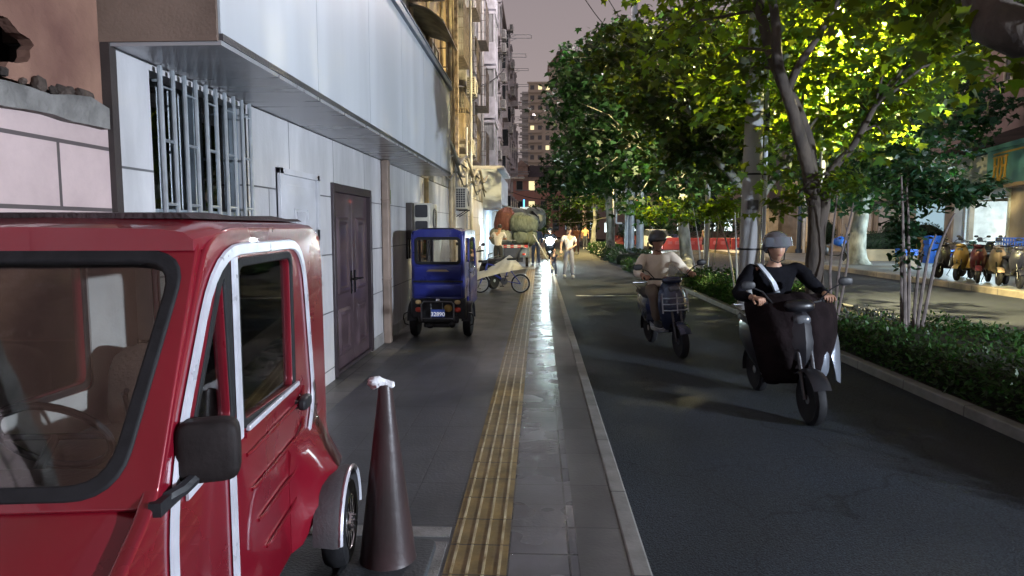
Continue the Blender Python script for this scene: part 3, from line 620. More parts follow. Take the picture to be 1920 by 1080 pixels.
for (a, b, c, d) in (((.62), .84, 1.42, .84), (.66, .70, 1.40, .70), (.72, .56, 1.30, .56), (.80, .42, 1.25, .42)):
    rb_.tube([(HX+.002, a, b), (HX+.008, a+.05, b), (HX+.008, c-.12, d), (HX+.010, c-.06, d+.02), (HX+.002, c, d+.05)], .007, 6)
rb_.b2((HX, .60, .905), (HX+.012, 1.28, .925)).build('door_crease', red, tk)
MB().b2((HX, .62, .925), (HX+.018, 1.30, .945)).build('window_trim', whs, tk, bevel=.004)
# handle
MB().ell((HX+.03, 1.33, .84), (.022, .07, .030), e=.6).b2((HX, 1.27, .825), (HX+.03, 1.30, .855)).b2((HX, 1.37, .825), (HX+.03, 1.40, .855)).build('door_handle', blk, tk)
# roof: rounded slab, dark top skin
rings = []
for i in range(13):
    y = .30+1.60*i/12; e_ = min(1, min((y-.27)/.16, (1.95-y)/.30)); e_ = math.sqrt(max(.05, 1-(1-max(0, min(1, e_)))**2))
    zc = 1.595-.03*(1-e_); rings.append([(x*(HX-.0)*(.90+.10*e_), y, zc+z*(.30+.7*e_)) for x, z in ((-1, -.03), (1, -.03), (1.0, .015), (.94, .045), (.8, .058), (0, .066), (-.8, .058), (-.94, .045), (-1.0, .015))])
MB().loft(rings).build('roof', red, tk)
MB().loft([[(x*.42, .42+.1*0+y, 1.655+z) for x, z in ((-1, 0), (1, 0), (.95, .016+.006*math.sin(y*9)), (-.95, .016+.006*math.sin(y*7)))] for y in [1.35*i/12 for i in range(13)]]).build('roof_mat', M('dark_mat', (.035, .02, .022), .8, 0, .4, 8, .5), tk)
# windscreen frame (raked plane) : local (u across, v up the rake)
A0 = Vector((0, -.03, .93)); A1 = Vector((0, .35, 1.60)); vv = (A1-A0); vl = vv.length; vv.normalize(); nn = Vector((1, 0, 0)).cross(vv)
TW = Matrix(((1, vv.x, nn.x, A0.x), (0, vv.y, nn.y, A0.y), (0, vv.z, nn.z, A0.z), (0, 0, 0, 1)))
wo_ = rpoly([(-HX+.005, 0), (HX-.005, 0), (HX-.02, vl), (-HX+.02, vl)], .05); wi_ = rpoly([(-.365, .05), (.365, .05), (.425, vl-.085), (-.425, vl-.085)], .11, 6)
wr_ = rpoly([(-.39, .025), (.39, .025), (.45, vl-.06), (-.45, vl-.06)], .12, 6)
MB().plate([wo_, wi_], .035, TW @ Matrix.Translation((0, 0, .0)), bev=.006).build('windscreen_frame', red, tk)
MB().plate([wr_, wi_], .05, TW, bev=.008).build('windscreen_rubber', rub, tk)
MB().plate([wi_], .006, TW).build('windscreen', glass('screen_glass', (.92, .92, .91), .03), tk, smooth=0)
# nose / bonnet
rings = []
for y, z1, wf_ in ((.02, .955, 1), (-.06, .92, 1), (-.18, .85, .985), (-.30, .76, .96), (-.38, .66, .92), (-.41, .55, .88), (-.41, .35, .86), (-.38, .25, .84)):
    rings.append([(x*HX*wf_, y, max(.22, z1*(1) if abs(x) < .9 else z1-.035*(abs(x)-.9)*10)) for x in (-1, -.96, -.8, -.4, 0, .4, .8, .96, 1)])
bn = MB(); bn.loft(rings, closed=False); bn.build('bonnet', red, tk, smooth=60)
MB().b2((-HX+.03, -.3, .2), (HX-.03, 1.6, .26)).b2((-HX+.02, 1.82, .3), (HX-.02, 1.88, 1.05)).build('floor_pan', blk, tk)
hl = MB()
for s in (1, -1): hl.lathe([(.085, 0), (.08, .03), (.0, .05)], (s*.33, -.385, .62), Matrix.Rotation(PI/2, 4, 'X'))
hl.build('headlight', M('lamp_glass', (.6, .6, .62), .1, .3), tk)
lin = M('cab_liner', (.50, .46, .44), .6, 0, .1, 4, .1)
MB().plate([side_o, rpoly([(.10, .97), (.42, 1.52), (1.41, 1.52), (1.41, .90)], .05)], .008, Matrix.Translation((-(HX-.046), 0, 0)) @ YZ).build('inner_liner', lin, tk)
MB().plate([rpoly([(-HX+.05, .5), (HX-.05, .5), (HX-.05, 1.57), (-HX+.05, 1.57)], .05), rpoly([(-.36, 1.03), (.36, 1.03), (.36, 1.47), (-.36, 1.47)], .06)], .008, Matrix.Translation((0, 1.835, 0)) @ XZ).build('back_liner', lin, tk)
# rear bed, fender arch, wheel
bedm = MB(); bedm.b2((-HX+.04, 1.90, .36), (HX-.06, 2.15, .62))
bedm.build('load_bed', red, tk, bevel=.01)
# rear window wall of cab
MB().plate([rpoly([(-HX+.01, .5), (HX-.01, .5), (HX-.01, 1.6), (-HX+.01, 1.6)], .05), rpoly([(-.34, 1.05), (.34, 1.05), (.34, 1.45), (-.34, 1.45)], .06)], .03, Matrix.Translation((0, 1.86, 0)) @ XZ, bev=.005).build('cab_back', red, tk)
MB().plate([rpoly([(-.34, 1.05), (.34, 1.05), (.34, 1.45), (-.34, 1.45)], .06)], .005, Matrix.Translation((0, 1.86, 0)) @ XZ).build('rear_window', glass('cab_glass'), tk, smooth=0)
for s in (1, -1):
    YC = 1.47; fa = []
    for k in range(15):
        a = PI*(1.02)*k/14-.03; fa.append([(s*(HX+.07), YC+.245*math.cos(a), .21+.245*math.sin(a)), (s*(HX+.165), YC+.27*math.cos(a), .21+.27*math.sin(a)), (s*(HX+.19), YC+.265*math.cos(a), .21+.265*math.sin(a)), (s*(HX+.195), YC+.245*math.cos(a), .21+.245*math.sin(a)), (s*(HX+.07), YC+.22*math.cos(a), .21+.22*math.sin(a))])
    MB().loft(fa).build('mudguard', M('dark_fender', (.09, .085, .09), .4, .1), tk)
    MB().tube([(s*(HX+.198), YC+.26*math.cos(PI*k/20), .21+.26*math.sin(PI*k/20)) for k in range(21)], .011, 6).build('fender_trim', whs, tk)
    fl = MB(); fl.loft([[(s*HX*.98, y, z0_), (s*(HX+o_), y, z0_), (s*(HX+o_*1.0), y, z0_+.02), (s*(HX+o_*.5), y, .56), (s*(HX+.012), y, .66), (s*HX*.98, y, .70)] for y, o_, z0_ in ((1.14, .003, .22), (1.22, .03, .22), (1.28, .09, .34), (1.47, .14, .46), (1.68, .12, .44), (1.80, .05, .40))]); fl.build('flare', red, tk)
    T = Matrix.Translation((s*(HX+.145), YC, .21)) @ Matrix.Rotation(s*PI/2, 4, 'Y')
    wh = MB(T).lathe([(.125, -.05), (.165, -.058), (.195, -.05), (.21, -.02), (.21, .02), (.195, .05), (.165, .058), (.125, .05)], n=36).build('wheel', rub, tk)
    rm = MB(T); rm.lathe([(.128, -.02), (.132, .048), (.125, .055), (.115, .03), (.05, .03), (.045, .06), (0, .062)], n=30)
    for k in range(10):
        a = 2*PI*k/10; rm.box((.082*math.cos(a), .082*math.sin(a), .042), (.07, .018, .02), a)
    for k in range(5): a = 2*PI*k/5; rm.tube([(.03*math.cos(a), .03*math.sin(a), .05), (.03*math.cos(a), .03*math.sin(a), .075)], .006, 6)
    rm.build('rim', chrome, wh)
# front wheel, hidden mostly
MB(Matrix.Translation((0, -.1, .24)) @ Matrix.Rotation(PI/2, 4, 'Y')).lathe([(.1, -.05), (.22, -.05), (.24, 0), (.22, .05), (.1, .05)], n=28).build('wheel', rub, tk)
# mirror
MB().ell((HX+.070, .12, 1.03), (.082, .045, .085), e=.42, n=20, m=14, T=Matrix.Rotation(.25, 4, 'Z')).build('wing_mirror', M('mirror_black', (.018, .014, .014), .6, 0, .2, 12, .1, spec=.15), tk)
MB().tube([(HX, .0, .94), (HX+.03, .04, .95), (HX+.05, .10, .97)], .018, 8).b2((HX-.01, -.06, .92), (HX+.02, .10, .955)).build('mirror_arm', blk, tk)
# interior
MB().b2((-.44, .02, .75), (.44, .20, .93)).ell((0, .12, .92), (.42, .10, .045), e=.6).build('dashboard', M('dash_brown', (.09, .07, .06), .7, 0, .3, 6, .3), tk, bevel=.02)
sw = MB(Matrix.Translation((-.02, .42, .98)) @ Matrix.Rotation(-.9, 4, 'X')); sw.torus((0, 0, 0), .16, .012, n=28).tube([(-.16, 0, 0), (.16, 0, 0)], .01, 6).tube([(0, 0, 0), (0, 0, -.3)], .015, 6).build('steering_wheel', blk, tk)
MB().ell((0, 1.05, .72), (.40, .24, .08), e=.5).ell((0, 1.34, .90), (.34, .07, .22), e=.5, T=Matrix.Rotation(-.15, 4, 'X')).build('seat', M('seat_brown', (.10, .065, .05), .7, 0, .25, 5, .3), tk)
MB().tube([(-.05, .95, .8), (0, .8, 1.02), (.05, .72, 1.05)], .01, 6).build('wiper', blk, tk)

# ------------------------------------------------------------------ cone bollard with rag
q = P(728, 1060, 3.06)
cone = thing('traffic_cone', 'tall dark worn cone with white rag stuffed in its top', 'traffic cone', (q.x+.0, 3.06, .004))
cm = M('dark_cone', (.034, .019, .020), .36, 0, .45, 4, .10, 20, col2=(.03, .022, .022))
MB().lathe([(.0, .03), (.138, .03), (.132, .05), (.125, .12), (.05, .72), (.034, .86), (.030, .885), (.024, .89), (.024, .8)], n=32).build('cone_body', cm, cone)
MB().plate([rrect(.40, .40, .05)], .035, Matrix.Translation((0, 0, .019)), bev=.008).build('base', M('cone_base', (.04, .045, .05), .5, 0, .3, 6, .2), cone)
rg = MB()
for c, r in (((-.04, -.01, .900), (.042, .026, .026)), ((-.01, 0, .893), (.035, .03, .018)), ((.026, .0, .886), (.022, .026, .015)), ((-.055, 0, .882), (.02, .02, .02))):
    rg.ell(c, r, n=14, m=10, fn=lambda p: p*(1+.35*noise.noise(p*60)))
rg.build('rag', label='crumpled white rag stuffed into the top of the cone', cat='rag', mats=M('white_rag', (.75, .75, .78), .7, 0, .1, 20, .3))
COL.objects['rag'].location = cone.location

# ------------------------------------------------------------------ blue cabin trike seen from behind
blu = M('blue_paint', (.018, .026, .19), .28, .15, .15, 3, .02, 8, coat=.7)
TY = 9.55; q = P(822, 560, TY)
tr = thing('cabin_trike', 'blue covered electric trike with plate 32890 seen from behind', 'electric trike', (q.x, TY, 0), R(-1))
# local: rear face at y=0, forward +y; half width .365
def ring_b(y, hw, z0, z1, r): return [(x, y, z) for x, z in rrect(2*hw, z1-z0, r, 5, 0, (z0+z1)/2)]
bk = rpoly([(-.365, .60), (.365, .60), (.372, 1.0), (.355, 1.52), (.28, 1.585), (-.28, 1.585), (-.355, 1.52), (-.372, 1.0)], .05)
wn_ = rrect(.62, .345, .045, 5, 0, 1.285)
MB().plate([bk, wn_], .03, Matrix.Translation((0, .0, 0)) @ XZ, bev=.012).build('back_panel', blu, tr)
MB().plate([rrect(.66, .385, .06, 5, 0, 1.285), rrect(.60, .325, .04, 5, 0, 1.285)], .03, Matrix.Translation((0, -.012, 0)) @ XZ, bev=.006).build('window_rubber', rub, tr)
MB().plate([wn_], .006, Matrix.Translation((0, -.005, 0)) @ XZ).build('rear_window', glass('cab_glass2', (.75, .72, .66), .02), tr, smooth=0)
# bulged lower panels, dark seam strip
MB().loft([[(x, y, z) for x in (-.34, .34)] + [(x, y2, z2) for x, y2, z2 in ((.34, .01, z), (-.34, .01, z))] for z, y, z2 in ((.86, -.02, 0), (.9, -.045, 0), (1.06, -.045, 0), (1.085, -.02, 0))]).build('tail_panel', blu, tr)
MB().loft([[(-.345, y, z), (.345, y, z), (.345, .01, z), (-.345, .01, z)] for z, y in ((.62, -.03), (.66, -.055), (.80, -.05), (.825, -.02))]).build('boot_lid', blu, tr)
MB().b2((-.36, -.03, .828), (.36, .0, .856)).build('seam', rub, tr)
em = MB().loft([[(-.17+abs(k), -.052, 1.0+z), (-.17+abs(k), -.046, 1.0+z), (.17-abs(k), -.046, 1.0+z), (.17-abs(k), -.052, 1.0+z)] for k, z in ((0, -.012), (.02, .0), (.045, .016))])
em.loft([[(-.10, -.056, .998+z), (-.10, -.05, .998+z), (.12, -.05, .998+z), (.12, -.056, .998+z)] for z in (-.004, .004)]).build('emblem', M('dull_gold', (.42, .33, .20), .35, .8), tr)
# sides with windows and roof
for s in (1, -1):
    so = rpoly([(0, .60), (0, 1.52), (.08, 1.57), (1.32, 1.57), (1.62, .95), (1.62, .42), (1.2, .42), (1.1, .25), (.55, .25), (.45, .60)], .05)
    h1 = rpoly([(.12, 1.10), (.12, 1.47), (.52, 1.47), (.52, 1.10)], .05); h2 = rpoly([(.62, .98), (.62, 1.47), (1.22, 1.47), (1.40, 1.06), (1.40, .98)], .05)
    T = Matrix.Translation((s*.372, 0, 0)) @ YZ
    MB().plate([so, h1, h2], .03, T, bev=.006).build('side_panel', blu, tr)
    MB().plate([h1], .005, T).plate([h2], .005, T).build('side_window', glass('cab_glass3', (.25, .3, .35), .1), tr, smooth=0)
    MB().b2((s*.388-.008, .58, .45), (s*.388+.008, .592, 1.45)).tube([(s*.395, .64, .93), (s*.40, .74, .93)], .012, 6).build('door_seam', blk, tr)
rings = [[(x*(1 if 0 < i < 8 else .93), y, 1.555+z*(1 if 0 < i < 8 else .6)) for x, z in ((-.375, -.02), (.375, -.02), (.375, .012), (.33, .034), (.2, .045), (-.2, .045), (-.33, .034), (-.375, .012))] for i, y in enumerate([-.03+1.42*k/8 for k in range(9)])]
MB().loft(rings).build('roof', blu, tr)
MB().loft([[(x, y, 1.60+z) for x, z in ((-.24, 0), (.24, 0), (.22, .012), (-.22, .012))] for y in (.03, .9)]).build('roof_rail', blk, tr)
MB().plate([rpoly([(-.355, .55), (.355, .55), (.355, 1.5), (-.355, 1.5)], .05), rrect(.62, .5, .06, 5, 0, 1.2)], .02, Matrix.Translation((0, 1.38, 0)) @ XZ).build('front_frame', blu, tr)
MB().b2((-.36, .05, .40), (.36, 1.55, .46)).build('floor_pan', blk, tr)
MB().ell((0, .55, .68), (.32, .2, .09), e=.5).ell((0, .30, .86), (.32, .06, .2), e=.5).ell((0, 1.0, .68), (.2, .16, .07), e=.5).build('seat', M('seat_grey', (.12, .1, .09), .7), tr)
MB().tube([(-.28, 1.3, 1.0), (0, 1.25, 1.05), (.28, 1.3, 1.0)], .014, 6).tube([(0, 1.25, 1.05), (0, 1.35, .6)], .018, 6).tube([(.25, 1.3, 1.0), (.27, 1.27, 1.25)], .008, 5).ell((.27, 1.26, 1.30), (.05, .012, .065)).build('handlebar', blk, tr)
# bumper, rack, lights, plate
bp = MB().b2((-.40, -.02, .30), (.40, .10, .60)).b2((-.30, -.05, .24), (.30, .02, .34)).b2((-.22, -.02, .17), (.18, .05, .24)).ell((-.12, -.03, .2), (.06, .05, .04)).ell((.2, -.03, .22), (.05, .05, .05))
bp.build('bumper', blk, tr, bevel=.02)
rk = MB()
rk.tube([(-.235, -.03, .26), (-.235, -.075, .30), (-.235, -.075, .52), (-.20, -.075, .555), (.20, -.075, .555), (.235, -.075, .52), (.235, -.075, .30), (.235, -.03, .26)], .012, 8)
rk.tube([(-.235, -.075, .31), (.235, -.075, .31)], .01, 6).tube([(-.10, -.076, .555), (-.10, -.076, .31)], .007, 6).tube([(.07, -.076, .555), (.07, -.076, .31)], .007, 6)
rk.build('rear_rail', M('rail_steel', (.18, .18, .19), .3, .8), tr)
for s in (1, -1):
    MB().ell((s*.285, -.045, .545), (.042, .02, .032), e=.8).build('indicator', M('amber_lens', (.60, .42, .20), .3, 0, .1), tr)
    MB().ell((s*.285, -.045, .435), (.045, .02, .036), e=.8).build('tail_light', M('red_lens', (.55, .06, .035), .25, 0, .1), tr)
    T = Matrix.Translation((s*.395, .30, .235)) @ Matrix.Rotation(PI/2, 4, 'Y')
    wh = MB(T).lathe([(.13, -.05), (.19, -.06), (.22, -.05), (.235, -.02), (.235, .02), (.22, .05), (.19, .06), (.13, .05)], n=30).build('wheel', rub, tr)
    MB(T).lathe([(.135, -.03), (.135, .045), (.12, .035), (.04, .03), (0, .05)] if s > 0 else [(0, -.05), (.04, -.03), (.12, -.035), (.135, -.045), (.135, .03)], n=24).build('rim', chrome, wh)
    fa = []
    for k in range(13):
        a = PI*k/12; fa.append([(s*.33, .30+.27*math.cos(a), .26+.27*math.sin(a)), (s*.465, .30+.27*math.cos(a), .26+.27*math.sin(a)), (s*.475, .30+.25*math.cos(a), .26+.25*math.sin(a)), (s*.33, .30+.25*math.cos(a), .26+.25*math.sin(a))])
    MB().loft(fa).build('mudguard', blk, tr)
    MB().tube([(s*.44, -.02, .40), (s*.50, -.03, .37), (s*.515, 0, .30), (s*.50, .03, .22), (s*.45, .04, .2)], .010, 6).build('side_hoop', blk, tr)
MB(Matrix.Translation((0, 1.62, .2)) @ Matrix.Rotation(PI/2, 4, 'Y')).lathe([(.1, -.05), (.19, -.05), (.21, 0), (.19, .05), (.1, .05)], n=24).build('wheel', rub, tr)
MB().ell((0, -.06, .575), (.035, .02, .028)).build('plate_lamp', chrome, tr)
MB().ell((.15, -.06, .46), (.06, .015, .055)).build('sticker', M('gold_sticker', (.35, .22, .05), .5), tr)
npl = MB().b2((-.095, -.098, .335), (.105, -.090, .445)).build('number_plate', M('plate_blue', (.05, .09, .33), .4, 0, .05), tr, bevel=.003)
text('32890', .082, M('plate_white', (.8, .8, .8), .5, emit=(.9, .85, .8), es=.10), tr, Matrix.Translation((.005, -.100, .375)) @ XZ, bold=.001, name='plate_number')

# ------------------------------------------------------------------ people
skin = M('skin', (.42, .23, .15), .5, 0, .08, 9, .05); skin_l = M('skin_pale', (.5, .32, .24), .5, 0, .08, 9, .05)
hairm = M('dark_hair', (.012, .010, .010), .5, 0, .3, 40, .5, 90); eyem = M('eye_dark', (.01, .01, .01), .2); lipm = M('lips', (.33, .12, .10), .5)
def skinmesh(pts, edges, rad, sub=2):
    me = bpy.data.meshes.new('tmp'); me.from_pydata([tuple(p) for p in pts], edges, []); ob = bpy.data.objects.new('tmp', me); COL.objects.link(ob)
    m = ob.modifiers.new('s', 'SKIN'); m.use_smooth_shade = True; m.branch_smoothing = .6
    if not me.skin_vertices: raise RuntimeError('no skin layer')
    for i, r in enumerate(rad):
        sv = me.skin_vertices[0].data[i]; sv.radius = (r if isinstance(r, tuple) else (r, r)); sv.use_root = (i == 0)
    ob.modifiers.new('u', 'SUBSURF').levels = sub; bpy.context.view_layer.update()
    dg = bpy.context.evaluated_depsgraph_get(); out = bpy.data.meshes.new_from_object(ob.evaluated_get(dg)); bpy.data.objects.remove(ob); return out
def head_fn(k=1.0):
    def fn(p):
        q = p.copy(); z = p.z/.12
        if z < 0: q.x *= 1-.28*z*z; q.y *= 1-.12*z*z
        if p.y < 0:
            q.y += .012*max(0, 1-abs(z-.1)/.5)*0
            d = abs(p.x)
            q.y -= .020*max(0, 1-d/.022)*max(0, 1-abs(z+.22)/.32)      # nose
            q.y += .008*max(0, 1-abs(d-.032)/.02)*max(0, 1-abs(z-.02)/.2)  # eye sockets
            q.y -= .006*max(0, 1-d/.03)*max(0, 1-abs(z+.85)/.2)
        else: q.y += .012
        return q
    return fn
def hand(mb, wrist, dirv, up, curl=.6, s=1.0, side=1):
    """palm plus five separate bent fingers; dirv along the fingers, up = back of the hand"""
    d = Vector(dirv).normalized(); u = Vector(up); u = (u-d*u.dot(d)).normalized(); lat = d.cross(u)*side
    w_ = Vector(wrist)
    mb.loft([[w_+d*t*s+lat*x*wd*s+u*z*s for x, z in ((-1, -.010), (0, -.014), (1, -.010), (1, .009), (0, .013), (-1, .009))] for t, wd in ((-.01, .024), (.02, .032), (.06, .040), (.088, .040), (.095, .036))])
    for i, (off, ln) in enumerate(((-.030, .068), (-.010, .078), (.011, .073), (.031, .056))):
        b = w_+d*.085*s+lat*off*s; pts = [b-d*.012*s, b]; a = 0; cur = b
        for j, seg in enumerate((.42, .32, .26)):
            a += curl*(.8+.12*i); cur = cur+(d*math.cos(a)-u*math.sin(a))*ln*seg*s; pts.append(cur)
        mb.tube(pts, [.0085*s, .0092*s, .0085*s, .0078*s, .006*s], 7)
    b = w_+d*.025*s-lat*.026*s; e1 = b+(d*.5-lat*.75-u*.25).normalized()*.035*s; e2 = e1+(d*.8-lat*.25-u*.5).normalized()*.03*s; e3 = e2+(d*.8+lat*.1-u*.5).normalized()*.022*s
    mb.tube([b, e1, e2, e3], [.012*s, .0105*s, .0095*s, .0075*s], 7)
def person(label, J, loc, rz=0, shirt=None, trousers=None, shoes=None, hair='short', hat=None, sk=None, s=1.0, sleeve=.8, hands=True, fat=1.0, headrot=(0, 0, 0), group=None, curl=.7, legcover=1.0, name='person', kid=False):
    """J: joints facing -Y: pelvis waist chest neck head, sh/el/ha L R, hip/kn/an/to L R"""
    sk = sk or skin; t = thing(name, label, 'person', loc, rz, group); t.scale = (s, s, s)
    J = {k: Vector(v) for k, v in J.items()}
    names = ['pelvis', 'waist', 'chest', 'neck', 'headb']; pts = [J['pelvis'], J['waist'], J['chest'], J['neck'], J['neck'].lerp(J['head'], .55)]
    rad = [(.13*fat, .10*fat), (.115*fat, .09*fat), (.125*fat, .09*fat), (.052, .052), (.05, .05)]; ed = [(0, 1), (1, 2), (2, 3), (3, 4)]
    def chain(root, ps, rs):
        k = root
        for p, r in zip(ps, rs): pts.append(p); rad.append(r); ed.append((k, len(pts)-1)); k = len(pts)-1
    for q in 'LR':
        chain(2, [J['sh'+q], J['sh'+q].lerp(J['el'+q], .5), J['el'+q], J['el'+q].lerp(J['ha'+q], .4), J['ha'+q]], [.046, .043, .038, .036, .024])
        chain(0, [J['hip'+q], J['hip'+q].lerp(J['kn'+q], .45), J['kn'+q], J['kn'+q].lerp(J['an'+q], .35), J['an'+q]], [.082, .072, .052, .052, .034])
    bm = skinmesh(pts, ed, rad, 1 if not hands else 2)
    b = MB().mesh(bm)
    HR = Euler(headrot).to_matrix().to_4x4(); HT = Matrix.Translation(J['head']) @ HR
    MBh = b
    b.ell(J['head'], (.076, .095, .118), HR, 22, 18, fn=head_fn())
    for q in (1, -1): b.ell(HT @ Vector((q*.080, .008, -.005)), (.010, .018, .030), HR, 8, 6)
    b.mat(1)
    for q in (1, -1): b.ell(HT @ Vector((q*.031, -.080, .006)), (.011, .008, .006), HR, 8, 6).ell(HT @ Vector((q*.032, -.084, .030)), (.018, .006, .004), HR, 8, 5)
    b.mat(2).ell(HT @ Vector((0, -.089, -.062)), (.022, .007, .006), HR, 8, 5).mat(0)
    if hands:
        for q in 'LR':
            d = (J['ha'+q]-J['el'+q]).normalized(); d2 = Vector(J.get('hd'+q, d)); hand(b, J['ha'+q], d2, J.get('hu'+q, Vector((0, 0, 1)) if abs(d2.normalized().z) < .8 else Vector((0, 1, 0))), curl, 1, 1 if q == 'L' else -1)
    else:
        for q in 'LR': d = (J['ha'+q]-J['el'+q]).normalized(); hand(b, J['ha'+q], d, Vector((0, 1, .1)), .4, 1, 1 if q == 'L' else -1)
    b.build('body', [sk, eyem, lipm], t, smooth=60)
    def cloth(nm, pts_, ed_, rad_, mat, wr=.012):
        me = skinmesh(pts_, ed_, rad_, 2)
        for v in me.vertices:
            nv = noise.noise(v.co*9); v.co += v.normal*(wr*nv + wr*.6*noise.noise(v.co*21))
        return MB().mesh(me).build(nm, mat, t, smooth=60)
    if shirt:
        lo = J['pelvis'].lerp(J['waist'], -.15)
        p_ = [J['waist'], lo, J['chest'], J['chest'].lerp(J['neck'], .72)]; r_ = [(.150*fat, .125*fat), (.160*fat, .135*fat), (.172*fat, .132*fat), (.088, .082)]; e_ = [(0, 1), (0, 2), (2, 3)]
        for q in 'LR':
            end = J['sh'+q].lerp(J['el'+q], min(1, sleeve*2)) if sleeve <= .5 else J['el'+q].lerp(J['ha'+q], (sleeve-.5)*2)
            ks = [J['sh'+q], J['sh'+q].lerp(J['el'+q], .5 if sleeve > .5 else sleeve)]; rs_ = [.078, .070]
            if sleeve > .5: ks += [J['el'+q]]; rs_ += [.056]
            ks += [end]; rs_ += [.060 if sleeve <= .5 else .045]
            k = 2
            for a_, b_ in zip(ks, rs_): p_.append(a_); r_.append(b_); e_.append((k, len(p_)-1)); k = len(p_)-1
        cloth('shirt', p_, e_, r_, shirt)
    if trousers:
        p_ = [J['pelvis'], J['pelvis'].lerp(J['waist'], .55)]; r_ = [(.152*fat, .122*fat), (.14*fat, .112*fat)]; e_ = [(0, 1)]
        for q in 'LR':
            end = J['kn'+q].lerp(J['an'+q], legcover*.97)
            k = 0
            for a_, b_ in ((J['hip'+q], .098), (J['hip'+q].lerp(J['kn'+q], .5), .088), (J['kn'+q], .072), (J['kn'+q].lerp(end, .55), .066), (end, .058)): p_.append(a_); r_.append(b_); e_.append((k, len(p_)-1)); k = len(p_)-1
        cloth('trousers', p_, e_, r_, trousers, .008)
    for q in 'LR':
        sh = MB()
        a = J['an'+q]; d = Vector(J.get('to'+q, Vector((0, -1, 0)))); d.z = 0; d.normalize(); T = Matrix.Translation(a+d*.055+Vector((0, 0, -.045))) @ Matrix.Rotation(math.atan2(d.y, d.x), 4, 'Z')
        sh.mat(0).ell((T @ Vector((0, 0, .01))), (.135, .048, .048), T.to_3x3().to_4x4(), 16, 10, e=.8, fn=lambda p: Vector((p.x, p.y, p.z*(1.25-.5*(p.x/.13) if p.z > 0 else .7)))).mat(1).ell((T @ Vector((0, 0, -.024))), (.140, .050, .016), T.to_3x3().to_4x4(), 16, 6, e=.6)
        sh.build('shoe', [shoes or M('white_shoe', (.6, .6, .6), .5), M('shoe_sole', (.35, .35, .35), .6)], t)
    if hair:
        MB(HT).ell((0, .012, .022), (.086, .100, .108), n=20, m=14, fn=lambda p: Vector((p.x, p.y*(1 if p.y > -.02 else .86), max(p.z, -.012 if p.y < -.01 else -.07))) * (1+.06*noise.noise(p*40))).build('hair', hairm, t)
    if hat: hat(t, HT)
    return t
ST = dict(pelvis=(0, 0, .95), waist=(0, .0, 1.10), chest=(0, .01, 1.30), neck=(0, .01, 1.50), head=(0, -.015, 1.62),
          shL=(.18, .01, 1.41), elL=(.24, .02, 1.14), haL=(.25, -.05, .90), shR=(-.18, .01, 1.41), elR=(-.24, .02, 1.14), haR=(-.25, -.05, .90),
          hipL=(.09, 0, .88), knL=(.10, -.02, .50), anL=(.11, .02, .09), hipR=(-.09, 0, .88), knR=(-.10, -.02, .50), anR=(-.11, .02, .09))
def pose(**k): d = dict(ST); d.update(k); return d
white_t = M('white_tshirt', (.62, .64, .67), .85, 0, .06, 4, .25, 30); greytr = M('grey_trousers', (.26, .27, .32), .85, 0, .1, 4, .3, 30)
capm = M('dark_cap', (.02, .02, .025), .7)
def cap(t, HT): MB(HT).ell((0, .008, .045), (.088, .104, .082), n=20, m=12, fn=lambda p: Vector((p.x, p.y, max(p.z, -.01)))).ell((0, -.115, .04), (.065, .055, .008)).build('cap', capm, t)
m0 = G(1066, 521, -.06)
man = person('man in white tshirt, grey trousers and dark cap holding the child\'s hand', pose(haR=(-.30, -.16, .94), elR=(-.27, -.02, 1.16), haL=(.04, -.20, 1.02), elL=(.24, -.04, 1.13), knL=(.11, -.05, .5), anL=(.14, -.02, .09), anR=(-.13, .10, .09), knR=(-.11, .0, .5)), (m0.x, m0.y, -.06), R(8), white_t, greytr, sleeve=.38, hat=cap, sk=skin_l, s=.97, headrot=(0, 0, R(-15)))
c0 = G(1043, 522, -.0)
kid = person('small child in dark tshirt and blue jeans beside the standing man', pose(haL=(.36, -.10, 1.28), elL=(.28, -.02, 1.2), head=(0, -.015, 1.66), knL=(.1, -.12, .52), anL=(.12, -.02, .10), anR=(-.09, .16, .13), knR=(-.1, .04, .5)), (c0.x-.05, m0.y, 0), R(20), M('dark_tshirt', (.05, .05, .07), .85), M('jeans', (.06, .09, .17), .8, 0, .2, 8, .3), sleeve=.35, s=.51, fat=1.15, headrot=(.1, 0, R(30)), sk=skin_l)
for o in COL.objects:
    if o.parent == kid and o.name.startswith(('hair',)): pass

